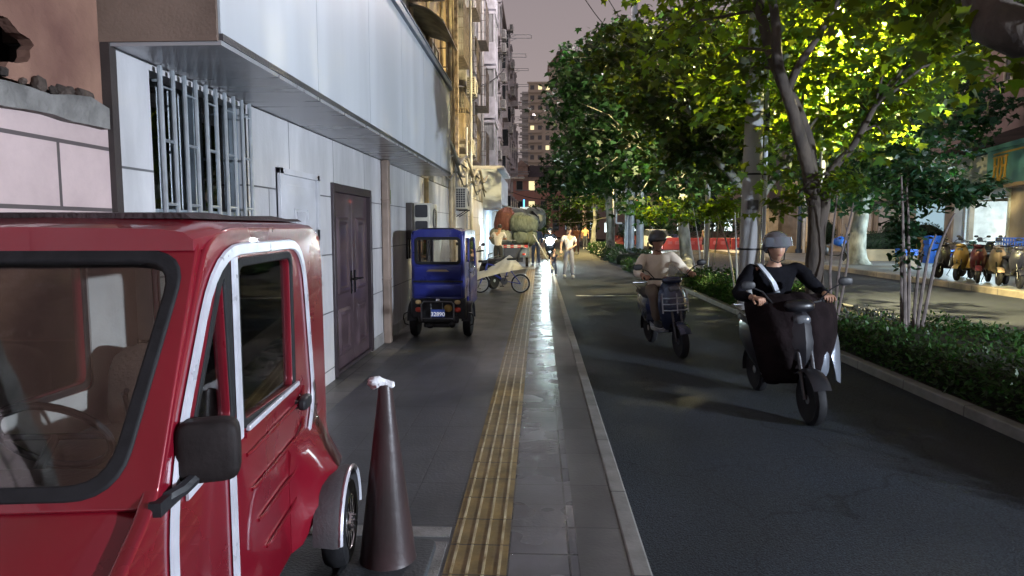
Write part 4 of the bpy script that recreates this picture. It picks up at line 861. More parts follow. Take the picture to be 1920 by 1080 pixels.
# ------------------------------------------------------------------ e-scooters
def scooter(label, loc, rz, body, body2=None, seat=None, group=None, quilt=None, box=None, mirrors=True, name='electric_scooter', plain=False, cat='electric scooter', headlit=None, lean=0, stand=True):
    """faces -Y; front wheel y=-.62, rear y=.60"""
    t = thing(name, label, cat, loc, rz, group); t.rotation_euler = (0, R(lean), rz)
    body2 = body2 or blk; RX = Matrix.Rotation(PI/2, 4, 'Y')
    for yy in (-.63, .58):
        T = Matrix.Translation((0, yy, .225)) @ RX
        wh = MB(T).lathe([(.14, -.035), (.19, -.048), (.218, -.03), (.225, 0), (.218, .03), (.19, .048), (.14, .035)], n=28).build('wheel', rub, t)
        rm = MB(T).lathe([(.145, -.03), (.145, .03), (.125, .02), (.125, -.02), (.145, -.03)], n=24).lathe([(0, -.04), (.04, -.035), (.04, .035), (0, .04)])
        for k in range(5): a = 2*PI*k/5; rm.tube([(.03*math.cos(a), .03*math.sin(a), 0), (.13*math.cos(a), .13*math.sin(a), 0)], .012, 6)
        rm.build('rim', M('alloy', (.45, .45, .46), .35, .8), wh)
    f = MB()
    for s_ in (-.055, .055): f.tube([(s_, -.63, .225), (s_, -.50, .62)], .018, 8)
    f.tube([(0, -.50, .60), (0, -.36, 1.0)], .028, 8).build('fork', M('fork_metal', (.07, .07, .075), .35, .8), t)
    fa = [[(x*.075, -.63+r_*math.cos(a), .225+r_*math.sin(a)) for x, r_ in ((-1, .245), (-.5, .262), (.5, .262), (1, .245), (.5, .25), (-.5, .25))] for a in [R(20+130*k/9) for k in range(10)]]
    MB().loft(fa).build('front_mudguard', body, t)
    # front shield
    rings = []
    for z, yc, hw, dp in ((.34, -.36, .11, .05), (.42, -.42, .15, .07), (.55, -.45, .185, .09), (.70, -.44, .20, .10), (.82, -.42, .18, .10), (.92, -.395, .14, .09), (.98, -.37, .10, .06)):
        rings.append([(x*hw, yc+dy*dp, z) for x, dy in ((-1, .55), (-.86, 0), (-.5, -.62), (0, -1), (.5, -.62), (.86, 0), (1, .55), (.5, .25), (-.5, .25))])
    MB().loft(rings).build('front_shield', body, t)
    MB().loft([[(x*w2, y, z+dz) for x, dz in ((-1, 0), (1, 0), (1, -.05), (-1, -.05))] for y, z, w2 in ((-.36, .36, .12), (-.25, .33, .15), (.10, .33, .15), (.2, .40, .13))]).build('footboard', body2, t, bevel=.01)
    hm = M('lens_grey', (.16, .17, .19), .15, .3) if not headlit else headlit
    MB().ell((0, -.455, .885), (.075, .05, .045), e=.75).build('headlight', hm, t)
    MB().ell((0, -.40, 1.0), (.13, .09, .055), e=.75).build('handlebar_cover', body, t)
    MB().tube([(-.33, -.27, 1.03), (-.2, -.33, 1.02), (0, -.38, 1.0), (.2, -.33, 1.02), (.33, -.27, 1.03)], .013, 8).build('handlebar', blk, t)
    for s_ in (-1, 1): MB().tube([(s_*.24, -.312, 1.025), (s_*.36, -.255, 1.035)], .019, 8).build('grip', rub, t)
    if mirrors:
        for s_ in (-1, 1):
            m_ = MB().tube([(s_*.21, -.33, 1.03), (s_*.30, -.36, 1.13), (s_*.40, -.36, 1.18)], .007, 6).ell((s_*.43, -.36, 1.195), (.065, .014, .040), e=.8).build('mirror', blk, t)
    rings = [[(x*w2, y, zc+z*h2) for x, z in ((-1, -.6), (-.8, -1), (.8, -1), (1, -.6), (1, .4), (.75, 1), (-.75, 1), (-1, .4))] for y, w2, zc, h2 in ((.12, .10, .45, .16), (.22, .15, .50, .20), (.45, .165, .55, .17), (.70, .14, .60, .11), (.88, .08, .66, .05))]
    MB().loft(rings).build('rear_body', body, t, smooth=50)
    rings = [[(x*w2, y, z0+z) for x, z in ((-1, 0), (1, 0), (1, .035), (.75, .06), (-.75, .06), (-1, .035))] for y, w2, z0 in ((.05, .07, .72), (.12, .12, .72), (.38, .15, .70), (.50, .15, .73), (.78, .13, .74), (.86, .08, .75))]
    MB().loft(rings).build('seat', seat or M('seat_black', (.02, .02, .022), .6, 0, .2, 9, .2), t, smooth=50)
    MB().loft([[(x*.07, .58+.25*math.cos(a), .225+.25*math.sin(a)) for x in (-1, 1)]+[(x*.07, .58+.238*math.cos(a), .225+.238*math.sin(a)) for x in (1, -1)] for a in [R(-10+100*k/7) for k in range(8)]]).build('rear_mudguard', blk, t)
    MB().tube([(-.13, .55, .80), (-.13, .93, .86), (.13, .93, .86), (.13, .55, .80)], .012, 6).build('grab_rail', M('rail_steel'), t) if 'rail_steel' not in MATS else MB().tube([(-.13, .55, .80), (-.13, .93, .86), (.13, .93, .86), (.13, .55, .80)], .012, 6).build('grab_rail', MATS['rail_steel'], t)
    MB().ell((0, .90, .68), (.07, .03, .035), e=.7).build('tail_light', MATS['red_lens'], t)
    if stand: MB().tube([(-.12, .25, .3), (-.22, .2, .05), (-.2, .3, .02)], .01, 6).build('side_stand', blk, t)
    if quilt:
        # wind quilt hanging from the bars over the knees
        rings = []
        for z, hw, yo in ((1.10, .36, -.28), (1.06, .40, -.36), (.98, .41, -.42), (.88, .40, -.47), (.76, .385, -.505), (.64, .36, -.52), (.52, .33, -.52), (.40, .28, -.50), (.34, .24, -.48)):
            n_ = 26; rg = []
            for sd in (0, 1):
                for k in (range(n_+1) if not sd else range(n_, -1, -1)):
                    u = -1+2*k/n_; fo = .016*math.sin(u*7+z*3)*(1.15-z)+.012*math.sin(u*15+2+z*6)+.02*noise.noise((u*2, z*3, 1))
                    rg.append((u*hw*(1-.02*sd), yo+.022*sd+.20*abs(u)**2.5+fo, z-.05*abs(u)**2+.01*math.sin(u*9)))
            rings.append(rg)
        MB().loft(rings).build('wind_quilt', quilt, t, smooth=70)
    if box:
        MB().ell((0, .82, 1.02), (.2, .18, .16), e=.4, n=20, m=12).build('top_box', box, t)
    return t
def prop(nm, c, r, ex=.4): return M(nm, c, r, .1, .15, 5, .03, coat=ex)
# middle-distance rider
s1 = G(1272, 672, -.06)
sc1 = scooter('dark blue scooter with silver trim ridden by cream-shirted rider', (s1.x-.06, s1.y+.62, -.06), R(9), prop('navy_gloss', (.03, .04, .08), .25), quilt=None, lean=-4, stand=False, body2=M('silver_trim', (.4, .42, .48), .3, .4))
def helmet_open(mat, visor=None, side=0):
    def f(t, HT):
        MB(HT).ell((0, .012, .040), (.125, .140, .125), n=24, m=16, fn=lambda p: Vector((p.x, p.y, max(p.z, -.035 if p.y < 0 else -.085)))).build('helmet', mat, t)
        if visor:
            a = [(.128*math.sin(th), -.145*math.cos(th)) for th in [R(-65+130*k/10) for k in range(11)]]
            MB(HT).loft([[(x*(1+.05*i), y*(1+.10*i), .105-.042*i) for x, y in a]+[(x*.97*(1+.05*i), y*.97*(1+.10*i), .105-.042*i) for x, y in a[::-1]] for i in range(3)]).build('visor', visor, t)
        else: MB(HT).ell((0, -.13, .035), (.085, .055, .010)).build('helmet_peak', mat, t)
        MB(HT).tube([(.085, 0, .0), (.06, -.03, -.11), (0, -.04, -.135), (-.06, -.03, -.11), (-.085, 0, 0)], .006, 6).build('chin_strap', rub, t)
    return f
RIDE = dict(pelvis=(0, .22, .86), waist=(0, .22, 1.0), chest=(0, .17, 1.19), neck=(0, .12, 1.37), head=(0, .08, 1.49),
            shL=(.19, .15, 1.30), elL=(.34, .02, 1.08), haL=(.315, -.24, 1.07), shR=(-.19, .15, 1.30), elR=(-.34, .02, 1.08), haR=(-.315, -.24, 1.07),
            hipL=(.10, .18, .83), knL=(.20, -.22, .80), anL=(.14, -.16, .42), hipR=(-.10, .18, .83), knR=(-.20, -.22, .80), anR=(-.14, -.16, .42),
            hdL=(-.2, -1, -.1), hdR=(.2, -1, -.1))
cream = M('cream_shirt', (.80, .70, .56), .85, 0, .1, 5, .3, 30); drkc = M('black_clothes', (.007, .007, .010), .9, spec=.1, metal=0, var=.25, scale=6, bump=.3, bscale=30) if 1 else M('x', (0, 0, 0), .85, 0, .25, 6, .3, 30)
r1 = person('rider in loose cream shirt and dark peaked helmet heading toward the camera', RIDE, sc1.location, sc1.rotation_euler.z, cream, M('brown_trousers', (.16, .12, .09), .85), shoes=blk, sleeve=.88, hat=helmet_open(M('dark_helmet', (.03, .03, .035), .3, coat=.5)), curl=1.1, fat=1.08)
r1.rotation_euler = sc1.rotation_euler
# front basket and badge bars on scooter 1
T = MB(); 
for z in (.62, .70, .78): T.tube([(-.17, -.50, z), (-.10, -.57, z), (.10, -.57, z), (.17, -.50, z)], .009, 6)
T.tube([(-.17, -.50, .58), (-.17, -.48, .84)], .010, 6).tube([(.17, -.50, .58), (.17, -.48, .84)], .010, 6).tube([(0, -.572, .58), (0, -.555, .84)], .009, 6)
T.build('guard_bars', MATS['silver_trim'], sc1)
# near rider
s2 = G(1520, 795, -.06)
sc2 = scooter('dark scooter with brown wind quilt ridden by black-clad rider', (s2.x-.04, s2.y+.60, -.06), R(3), prop('dark_gloss', (.012, .012, .016), .4, .1), quilt=M('brown_quilt', (.012, .008, .009), .95, 0, .3, 5, .6, 20, spec=.08), lean=-2.5, stand=False, body2=MATS['silver_trim'], box=None)
J2 = dict(RIDE); J2.update(shL=(.21, .15, 1.31), shR=(-.21, .15, 1.31), elL=(.40, .03, 1.06), elR=(-.40, .03, 1.06))
r2 = person('rider in black with chest strap and raised silver visor, closest to camera', J2, sc2.location, 0, drkc, drkc, shoes=M('pale_shoe', (.3, .3, .32), .5), sleeve=.9, hat=helmet_open(M('grey_helmet', (.10, .10, .11), .25, coat=.6), M('visor_silver', (.22, .24, .28), .12, .6)), curl=1.1, fat=1.12)
r2.rotation_euler = sc2.rotation_euler
MB().loft([[(x-.02, y-.035, z), (x+.02, y-.035, z), (x+.02, y+.012, z), (x-.02, y+.012, z)] for x, y, z in ((-.16, .12, 1.35), (-.12, .02, 1.26), (-.07, -.0, 1.18), (-.02, .03, 1.08))]).build('reflective_strap', M('reflective', (.6, .65, .72), .3, .2), r2)
for o_ in (sc2,):
    rings = []
    for k in range(11):
        f = k/10; z = .98-.70*f; x0 = .27+.13*f; wd = .13+.05*math.sin(PI*f)-.05*f; rings.append([(x0+wd*u, -.30+.16*u*u+.02*(1-u)*math.sin(f*6), z-.05*u) for u in (-.2, .2, .6, 1)]+[(x0+wd*u, -.28+.16*u*u+.02*(1-u)*math.sin(f*6), z-.05*u) for u in (1, .6, .2, -.2)])
    MB().loft(rings).build('leg_shield', M('shield_silver', (.20, .22, .26), .3, .4), o_, smooth=60)
    MB().tube([(.30, -.26, .9), (.22, -.30, .98)], .012, 6).build('shield_bracket', blk, o_)
    MB().ell((.16, -.40, .50), (.10, .06, .16), e=.7).build('side_fairing', MATS['shield_silver'], o_)
# ------------------------------------------------------------------ cargo trike with sacks
def sack(loc, r, mat, label, sq=.75, tilt=(0, 0, 0), cat='sack', group='sacks piled on the cargo trike', neck=None):
    T = Euler(tilt).to_matrix().to_4x4()
    def fn(p):
        d = p.normalized(); k = 1+.10*noise.noise(d*2.2+Vector(loc))+.035*math.sin(math.atan2(d.y, d.x)*13+d.z*4)*(.4+abs(d.z))+.03*noise.noise(d*9)
        if neck and d.z > .55: k *= 1+.25*(d.z-.55)
        q = p*k
        if neck and d.z > .6: q.x *= 1-1.2*(d.z-.6); q.y *= 1-1.2*(d.z-.6)
        return q
    o = MB(T).ell((0, 0, 0), r, n=44, m=26, e=sq, fn=fn).build('sack', mat, label=label, cat=cat, group=group, smooth=70); o.location = loc
    return o
sg = M('sack_green', (.14, .17, .13), .7, 0, .3, 5, .5, 40, stretch=(4, 4, 1)); sg2 = M('sack_grey', (.20, .215, .185), .7, 0, .3, 5, .5, 40); srd = M('sack_red', (.12, .04, .038), .7, 0, .3, 5, .5, 40, stretch=(5, 5, 1))
CY = 25.0
c0 = P(960, 500, CY); CX0 = c0.x
ct = thing('cargo_trike', 'loaded cargo trike with red and white striped rear panel blocking the pavement', 'cargo trike', (CX0, CY, 0), 0)
ctb = M('cargo_dark', (.05, .06, .09), .5, .2, .2, 4, .1)
MB().b2((-.62, 0, .48), (.62, 1.7, .56)).b2((-.62, 0, .56), (-.58, 1.7, .95)).b2((.58, 0, .56), (.62, 1.7, .95)).b2((-.58, 0, .56), (.58, .03, .92)).build('cargo_bed', M('bed_blue_grey', (.16, .21, .27), .5, .2, .3, 4, .1), ct, bevel=.01)
MB().b2((-.30, -.03, .42), (.30, .0, .84)).b2((-.4, .1, .3), (.4, .4, .48)).build('back_box', ctb, ct, bevel=.02)
sp = MB()
for k in range(9):
    x = -.58+k*.13; sp.mi = k % 2; sp.loft([[(x, -.012, z), (x+.13, -.012, z), (x+.13, -.002, z), (x, -.002, z)] for z in (.84, .95)])
sp.build('striped_panel', [M('stripe_red', (.45, .05, .05), .5), M('stripe_white', (.6, .6, .6), .5)], ct, smooth=0)
MB().tube([(-.62, 0, .95), (-.66, -.02, 1.12), (.62, -.02, 1.12), (.62, 0, .95)], .02, 8).tube([(-.66, .05, .8), (-.2, -.12, .9), (.3, -.1, .9), (.66, .05, .8)], .015, 6).build('rail', galv, ct)
RX = Matrix.Rotation(PI/2, 4, 'Y')
for s_ in (-1, 1):
    T = Matrix.Translation((s_*.55, .7, .27)) @ RX
    wh = MB(T).lathe([(.18, -.04), (.26, -.05), (.27, 0), (.26, .05), (.18, .04)], n=24).build('wheel', rub, ct)
    MB(T).lathe([(.18, -.02), (.18, .03), (.05, .03), (0, .04)], n=20).build('rim', galv, wh)
    MB().ell((s_*.45, -.02, .60), (.06, .02, .04), e=.7).build('tail_light', MATS['red_lens'], ct)
T = Matrix.Translation((0, 2.7, .27)) @ RX
MB(T).lathe([(.2, -.03), (.26, -.04), (.27, 0), (.26, .04), (.2, .03)], n=24).build('wheel', rub, ct)
MB().tube([(0, 1.6, .5), (0, 2.3, .5), (0, 2.6, .9), (0, 2.55, 1.05)], .03, 8).tube([(-.3, 2.35, 1.08), (0, 2.5, 1.05), (.3, 2.35, 1.08)], .016, 8).tube([(0, 2.7, .27), (0, 2.58, .9)], .03, 8).ell((0, 1.95, .75), (.14, .2, .07), e=.6).build('frame', ctb, ct)
sack((CX0-.40, CY+.45, 1.27), (.46, .5, .36), sg2, 'pale green sack at the lower left of the cargo pile')
sack((CX0+.45, CY+.4, 1.24), (.48, .5, .34), sg, 'green sack at the lower right of the cargo pile')
sack((CX0-.28, CY+.35, 1.86), (.38, .42, .46), srd, 'red woven sack on top left of the cargo pile', tilt=(0, .28, 0), neck=1)
sack((CX0+.40, CY+.3, 1.76), (.58, .5, .38), sg, 'big round green sack on the upper right of the pile', tilt=(0, .12, 0))
sack((CX0+.1, CY+1.2, 2.02), (.55, .45, .30), sg2, 'flattened grey sack topmost at the back of the pile', tilt=(0, -.1, 0))
sack((CX0+.85, CY+1.1, 1.95), (.42, .4, .42), sg2, 'pale sack with dark straps at the far right top of pile')
MB().tube([(CX0+.75, CY+.62, 2.2), (CX0+.95, CY+.5, 2.0), (CX0+1.0, CY+.55, 1.75)], .05, 6).build('strap', blk, label='dark strap lying over the pale sack at the pile top', cat='strap')
q1 = P(1000, 440, CY-.5); q2 = G(1037, 520, 0)
MB().tube([q1, q2+Vector((0, 0, .25))], .028, 8).build('long_pole', M('pale_pole', (.5, .55, .55), .5), label='long pale pole slanting down from the sack pile to the child', cat='pole')
wk0 = P(934, 500, CY-1.2)
person('worker in pale shirt leaning his arms toward the sack pile', pose(haL=(.46, -.36, 1.22), elL=(.34, -.16, 1.22), haR=(.08, -.45, 1.20), elR=(-.22, -.22, 1.18), chest=(0, -.10, 1.30), neck=(0, -.14, 1.48), head=(0, -.20, 1.60), shL=(.18, -.1, 1.41), shR=(-.18, -.1, 1.41)), (wk0.x, wk0.y, 0), R(165), M('pale_shirt', (.55, .56, .60), .85, 0, .1, 5, .3), M('dark_trousers', (.03, .035, .05), .85), sleeve=.4, hands=False, s=1.0)
pp = P(1005, 480, CY+2.5)
person('passer in dark blue clothes beyond the cargo trike', pose(knL=(.1, -.15, .5), anL=(.1, -.18, .1), anR=(-.1, .25, .13)), (pp.x, pp.y, 0), R(190), M('blue_jacket', (.07, .09, .14), .85), M('blue_trousers', (.08, .09, .12), .85), sleeve=.9, hands=False)

# ------------------------------------------------------------------ bicycle, covered scooter, cream sheet
def bicycle(label, loc, rz, fm, wr=.285, wb=.96, basket=False):
    """wheels along local X: rear at 0, front at wb"""
    t = thing('bicycle', label, 'bicycle', loc, rz)
    for x in (0, wb):
        T = Matrix.Translation((x, 0, wr)) @ Matrix.Rotation(PI/2, 4, 'X')
        w_ = MB(T).torus((0, 0, 0), wr-.02, .020, n=36, k=8).build('tyre', rub, t)
        sp_ = MB(T).torus((0, 0, 0), wr-.045, .010, n=36, k=6)
        for k in range(18):
            a = 2*PI*k/18; sp_.tube([(.02*math.cos(a+.9), .02*math.sin(a+.9), .015*(-1)**k), ((wr-.05)*math.cos(a), (wr-.05)*math.sin(a), 0)], .0022, 4)
        sp_.tube([(0, 0, -.05), (0, 0, .05)], .018, 8).build('spokes', galv, w_)
        MB().loft([[(x+(wr+.018)*math.cos(a), yy, wr+(wr+.018)*math.sin(a)) for yy in (-.03, 0, .03)]+[(x+(wr+.012)*math.cos(a), yy, wr+(wr+.012)*math.sin(a)) for yy in (.03, 0, -.03)] for a in [R(20+140*k/10) for k in range(11)]]).build('mudguard', galv, t)
    bb = (.40, 0, .30); st_ = (.24, 0, .78); hd = (.82, 0, .72); hl_ = (.85, 0, .60)
    f = MB().tube([bb, st_], .016, 8).tube([bb, hl_], .024, 8).tube([(.30, 0, .60), hd], .018, 8).tube([hd, hl_], .022, 8)
    for yy in (-.05, .05): f.tube([(0, yy, wr), bb], .009, 6).tube([(0, yy, wr), (.29, yy*.3, .62)], .009, 6).tube([hl_, (wb, yy, wr)], .012, 6)
    f.build('frame', fm, t)
    MB().ell((.22, 0, .84), (.13, .07, .03), e=.8).tube([st_, (.22, 0, .83)], .014, 6).build('saddle', blk, t)
    MB().tube([hd, (.79, 0, .95)], .014, 6).tube([(.70, -.27, .98), (.79, -.1, .95), (.79, .1, .95), (.70, .27, .98)], .012, 6).build('handlebar', MATS['rail_steel'], t)
    c = MB(Matrix.Translation(bb) @ Matrix.Rotation(PI/2, 4, 'X')).lathe([(.085, -.05), (.09, -.045), (.085, -.04)], n=20).lathe([(.02, -.06), (.02, .06)], n=8)
    c.build('chainring', MATS['rail_steel'], t)
    MB().tube([(.40, -.07, .30), (.46, -.07, .17)], .009, 6).b2((.41, -.17, .15), (.51, -.08, .17)).tube([(.40, .07, .30), (.34, .07, .43)], .009, 6).b2((.29, .08, .42), (.39, .17, .44)).build('pedals', blk, t)
    MB().b2((-.18, -.06, .64), (.2, .06, .655)).tube([(-.15, .06, .64), (0, .06, wr)], .005, 5).tube([(-.15, -.06, .64), (0, -.06, wr)], .005, 5).build('carrier', MATS['rail_steel'], t)
    return t
bq0 = G(897, 551, 0); bq1 = G(968, 548, 0)
byc = .5*(bq0.y+bq1.y)
xa = P(900, 500, byc).x; xb = P(976, 500, byc).x
bicycle('blue framed bicycle standing across the pavement under a cream sheet', (xb, byc, 0), R(180), M('bike_blue', (.03, .05, .30), .35, .1, coat=.5), wr=.235, wb=xb-xa)
# cream sheet stretched on top
S = [P(884, 575, byc-.10), P(886, 540, byc-.1), P(950, 478, byc), P(978, 517, byc), P(1000, 520, byc+.05)]
def lerp(a, b, t): return Vector(a).lerp(Vector(b), t)
sh_ = MB()
topl = [(888, 512), (899, 509), (912, 505), (928, 496), (942, 487), (955, 478.5), (960, 481), (968, 489), (978, 499), (988, 501.5), (998, 502.5)]
botl = [(888, 528), (899, 523), (912, 518.5), (928, 514.5), (942, 511.5), (955, 508.5), (960, 507.5), (968, 506), (978, 504.5), (988, 504), (998, 504)]
def fine(L): return [tuple(Vector(L[i]).lerp(Vector(L[i+1]), t/3)) for i in range(len(L)-1) for t in range(3)]+[L[-1]]
rows = []
for k, (t_p, b_p) in enumerate(zip(fine(topl), fine(botl))):
    a = P(*t_p, byc); b = P(*b_p, byc-.22); fr = [a.lerp(b, v/6)+Vector((0, .03*math.sin(v/6*PI)+.012*math.sin(k*1.3+v), .006*math.sin(k*.9+v*1.7))) for v in range(7)]
    bk_ = [Vector((p.x, 2*byc-p.y+.02, p.z)) for p in fr[:0:-1]]; r_ = bk_+fr; rows.append(r_+[p-Vector((0, 0, .006)) for p in r_[::-1]])
sh_.loft(rows); sh_.build('cream_sheet', M('cream_cloth', (.60, .55, .42), .8, 0, .12, 3, .3, 20), label='cream cloth sheet peaked like a tent over the bicycle', cat='cloth sheet', smooth=60)
spq = P(906, 545, byc+.55)
scp = scooter('parked black scooter with pink apron behind the cream sheet', (spq.x-.10, spq.y, 0), R(-35), prop('soft_black', (.02, .02, .025), .3, .2))
MB().ell((0, -.42, .93), (.15, .09, .24), e=.7, n=20, m=12, fn=lambda p: p*(1+.1*noise.noise(p*14))).build('pink_apron', M('pink_cloth', (.42, .17, .20), .8, 0, .3, 7, .3), scp)

# ------------------------------------------------------------------ trees
bark = M('plane_bark', (.27, .28, .25), .85, 0, .5, 4.5, .8, 12, col2=(.10, .10, .085), stretch=(1, 1, .45))
barkd = M('dark_bark', (.085, .068, .055), .9, 0, .5, 5, .9, 14, col2=(.05, .04, .035), stretch=(1, 1, .4))
LM = leafmat('plane_leaf', (.020, .060, .014), (.26, .38, .012), .5)  # translucent colour raised, so part of the lamp glow sits in the leaf
LMd = leafmat('plane_leaf_dark', (.011, .040, .018), (.04, .13, .018), .3, .45)  # darker copy of the plane leaf, crown shade put into its colour
LMm = leafmat('plane_leaf_dimmed', (.016, .048, .014), (.10, .15, .012), .38, .45)  # in-between copy, dimmed in colour for the crown behind the pole
LMb = leafmat('hedge_leaf', (.024, .070, .015), (.05, .14, .018), .35, .5)
LMf = leafmat('far_leaf', (.03, .08, .035), (.06, .14, .03), .35)
MAPLE = np.array([(0, 0), (.16, .05), (.48, -.04), (.38, .22), (.52, .50), (.22, .48), (0, 1.0), (-.22, .48), (-.52, .50), (-.38, .22), (-.48, -.04), (-.16, .05)])
OVAL = np.array([(0, 0), (.24, .35), (.18, .72), (0, 1.0), (-.18, .72), (-.24, .35)])
def leaves(name, C, size, mat, parent=None, shape=MAPLE, droop=.55, fold=.18, kind=None, label=None, cat=None):
    """C: (n,3) positions; every leaf its own n-gon fan"""
    n = len(C); m = len(shape)
    flat = .15 if name == 'fallen_leaves' else 1; yaw = rng.uniform(0, 2*PI, n); tilt = rng.normal(-droop, .45, n)*flat; roll = rng.normal(0, .5, n)*flat; s = size*rng.uniform(.6, 1.25, n)
    ct_, st_ = np.cos(tilt), np.sin(tilt); cy, sy = np.cos(yaw), np.sin(yaw); cr, sr_ = np.cos(roll), np.sin(roll)
    x = shape[:, 0][None]*s[:, None]; y = shape[:, 1][None]*s[:, None]; z = -fold*np.abs(x) - .12*y*y/np.maximum(s[:, None], 1e-6)
    x2 = x*cr[:, None]+z*sr_[:, None]; z2 = -x*sr_[:, None]+z*cr[:, None]
    y3 = y*ct_[:, None]-z2*st_[:, None]; z3 = y*st_[:, None]+z2*ct_[:, None]
    X = x2*cy[:, None]-y3*sy[:, None]+C[:, 0:1]; Y = x2*sy[:, None]+y3*cy[:, None]+C[:, 1:2]; Z = z3+C[:, 2:3]
    V = np.stack([X, Y, Z], -1).reshape(-1, 3).astype(np.float32)
    me = bpy.data.meshes.new(name); me.vertices.add(n*m); me.vertices.foreach_set('co', V.ravel())
    me.loops.add(n*m); me.loops.foreach_set('vertex_index', np.arange(n*m, dtype=np.int32))
    me.polygons.add(n); me.polygons.foreach_set('loop_start', np.arange(0, n*m, m, dtype=np.int32)); me.polygons.foreach_set('loop_total', np.full(n, m, dtype=np.int32))
    me.materials.append(mat); me.update(calc_edges=True); me.validate()
    o = bpy.data.objects.new(name, me); COL.objects.link(o)
    if parent: o.parent = parent
    tag(o, label, cat, None, kind); return o
def blobpts(blobs, n, clus=9, spread=.22):
    """clusters of leaves in the shells of ellipsoid blobs [(centre, (rx, ry, rz), weight)]"""
    wt = np.array([b[2]*b[1][0]*b[1][2] for b in blobs]); wt = wt/wt.sum(); out = []; cs = []
    for b, w_ in zip(blobs, wt):
        k = max(1, int(n*w_/clus)); d = rng.normal(size=(k, 3)); d /= np.linalg.norm(d, axis=1)[:, None]
        r = rng.uniform(.25, 1, k)**.5; c = np.array(b[0])[None]+d*r[:, None]*np.array(b[1])[None]
        cs.append(c); out.append((c[:, None, :]+rng.normal(size=(k, clus, 3))*spread*np.array([1, 1, .55])).reshape(-1, 3))
    return np.concatenate(out), np.concatenate(cs)
def limb(pts, r0, r1, wob=.05, n=3):
    pts = [Vector(p) for p in pts]; o = []; rs = []; N = len(pts)-1
    for i in range(N):
        for k in range(n):
            t = k/n; p0 = pts[max(0, i-1)]; p1 = pts[i]; p2 = pts[i+1]; p3 = pts[min(N, i+2)]
            q = .5*((2*p1)+(p2-p0)*t+(2*p0-5*p1+4*p2-p3)*t*t+(3*p1-p0-3*p2+p3)*t**3); f = (i+t)/N
            o.append(q+Vector((noise.noise(q*1.7), noise.noise(q*1.7+Vector((9, 0, 0))), 0))*wob); rs.append(r0+(r1-r0)*f)
    o.append(pts[-1]); rs.append(r1); return o, rs
def tree(label, trunks, blobs, nleaf, size, bk=bark, lm=LM, shape=MAPLE, clus=9, spread=.22, twigs=60, name='plane_tree', tw=.02, group=None):
    """trunks: [(pts, r0, r1)] in world; first point of the first is the base"""
    base = Vector(trunks[0][0][0]); t = thing(name, label, 'tree', base, group=group); T0 = Matrix.Translation(-base)
    m = MB(T0); tips = []
    for pts, r0, r1 in trunks:
        o, rs = limb(pts, r0, r1)
        if pts is trunks[0][0]: rs[0] *= 1.6; rs[1] *= 1.12
        m.tube(o, rs, 12); tips += o[len(o)//2:]
    tr_ = m.build('trunk', bk, t, smooth=70)
    L_, cs = blobpts(blobs, nleaf, clus, spread)
    if twigs and tips:
        g = MB(T0); idx = rng.choice(len(cs), min(twigs, len(cs)), replace=False); tp = np.array([tuple(p) for p in tips])
        for i in idx:
            c = Vector(cs[i]); j = np.argmin(((tp-cs[i])**2).sum(1)); a = Vector(tp[j])
            if (c-a).length < 5: mid = a.lerp(c, .5)+Vector((0, 0, .12*(c-a).length)); g.tube([a, a.lerp(mid, .6), mid, c], [tw*1.6, tw*1.2, tw, tw*.4], 5)
        if g.v: g.build('branches', bk, t, smooth=70)
    o = leaves('crown', L_, size, lm, t, shape); o.location = -base
    return t
def B(px, py, Y, rpx, rpy, w_=1, dy=None):
    s_ = Y/FPX; return (tuple(P(px, py, Y)), (rpx*s_, (dy if dy is not None else rpx*s_*.8), rpy*s_), w_)
# main twin-stemmed tree in the median, lit from inside by the street lamp
Y1 = 11.6
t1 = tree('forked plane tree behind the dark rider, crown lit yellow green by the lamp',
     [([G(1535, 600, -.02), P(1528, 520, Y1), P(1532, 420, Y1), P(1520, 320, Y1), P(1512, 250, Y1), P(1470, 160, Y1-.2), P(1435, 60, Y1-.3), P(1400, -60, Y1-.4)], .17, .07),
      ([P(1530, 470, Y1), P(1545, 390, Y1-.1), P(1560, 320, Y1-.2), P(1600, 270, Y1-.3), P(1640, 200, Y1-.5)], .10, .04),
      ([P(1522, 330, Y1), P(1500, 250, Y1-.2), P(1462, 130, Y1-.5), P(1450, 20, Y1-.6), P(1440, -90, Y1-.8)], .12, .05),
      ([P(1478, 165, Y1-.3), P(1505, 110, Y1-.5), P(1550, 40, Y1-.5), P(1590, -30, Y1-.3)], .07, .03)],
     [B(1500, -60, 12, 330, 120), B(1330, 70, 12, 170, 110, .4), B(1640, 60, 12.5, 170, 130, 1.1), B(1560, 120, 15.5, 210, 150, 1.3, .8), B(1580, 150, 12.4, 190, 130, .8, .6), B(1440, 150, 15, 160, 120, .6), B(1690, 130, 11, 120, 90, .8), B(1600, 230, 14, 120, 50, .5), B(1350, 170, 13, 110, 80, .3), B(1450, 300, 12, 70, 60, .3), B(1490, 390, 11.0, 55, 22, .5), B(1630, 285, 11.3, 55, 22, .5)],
     11500, .175, barkd, LM, twigs=90)
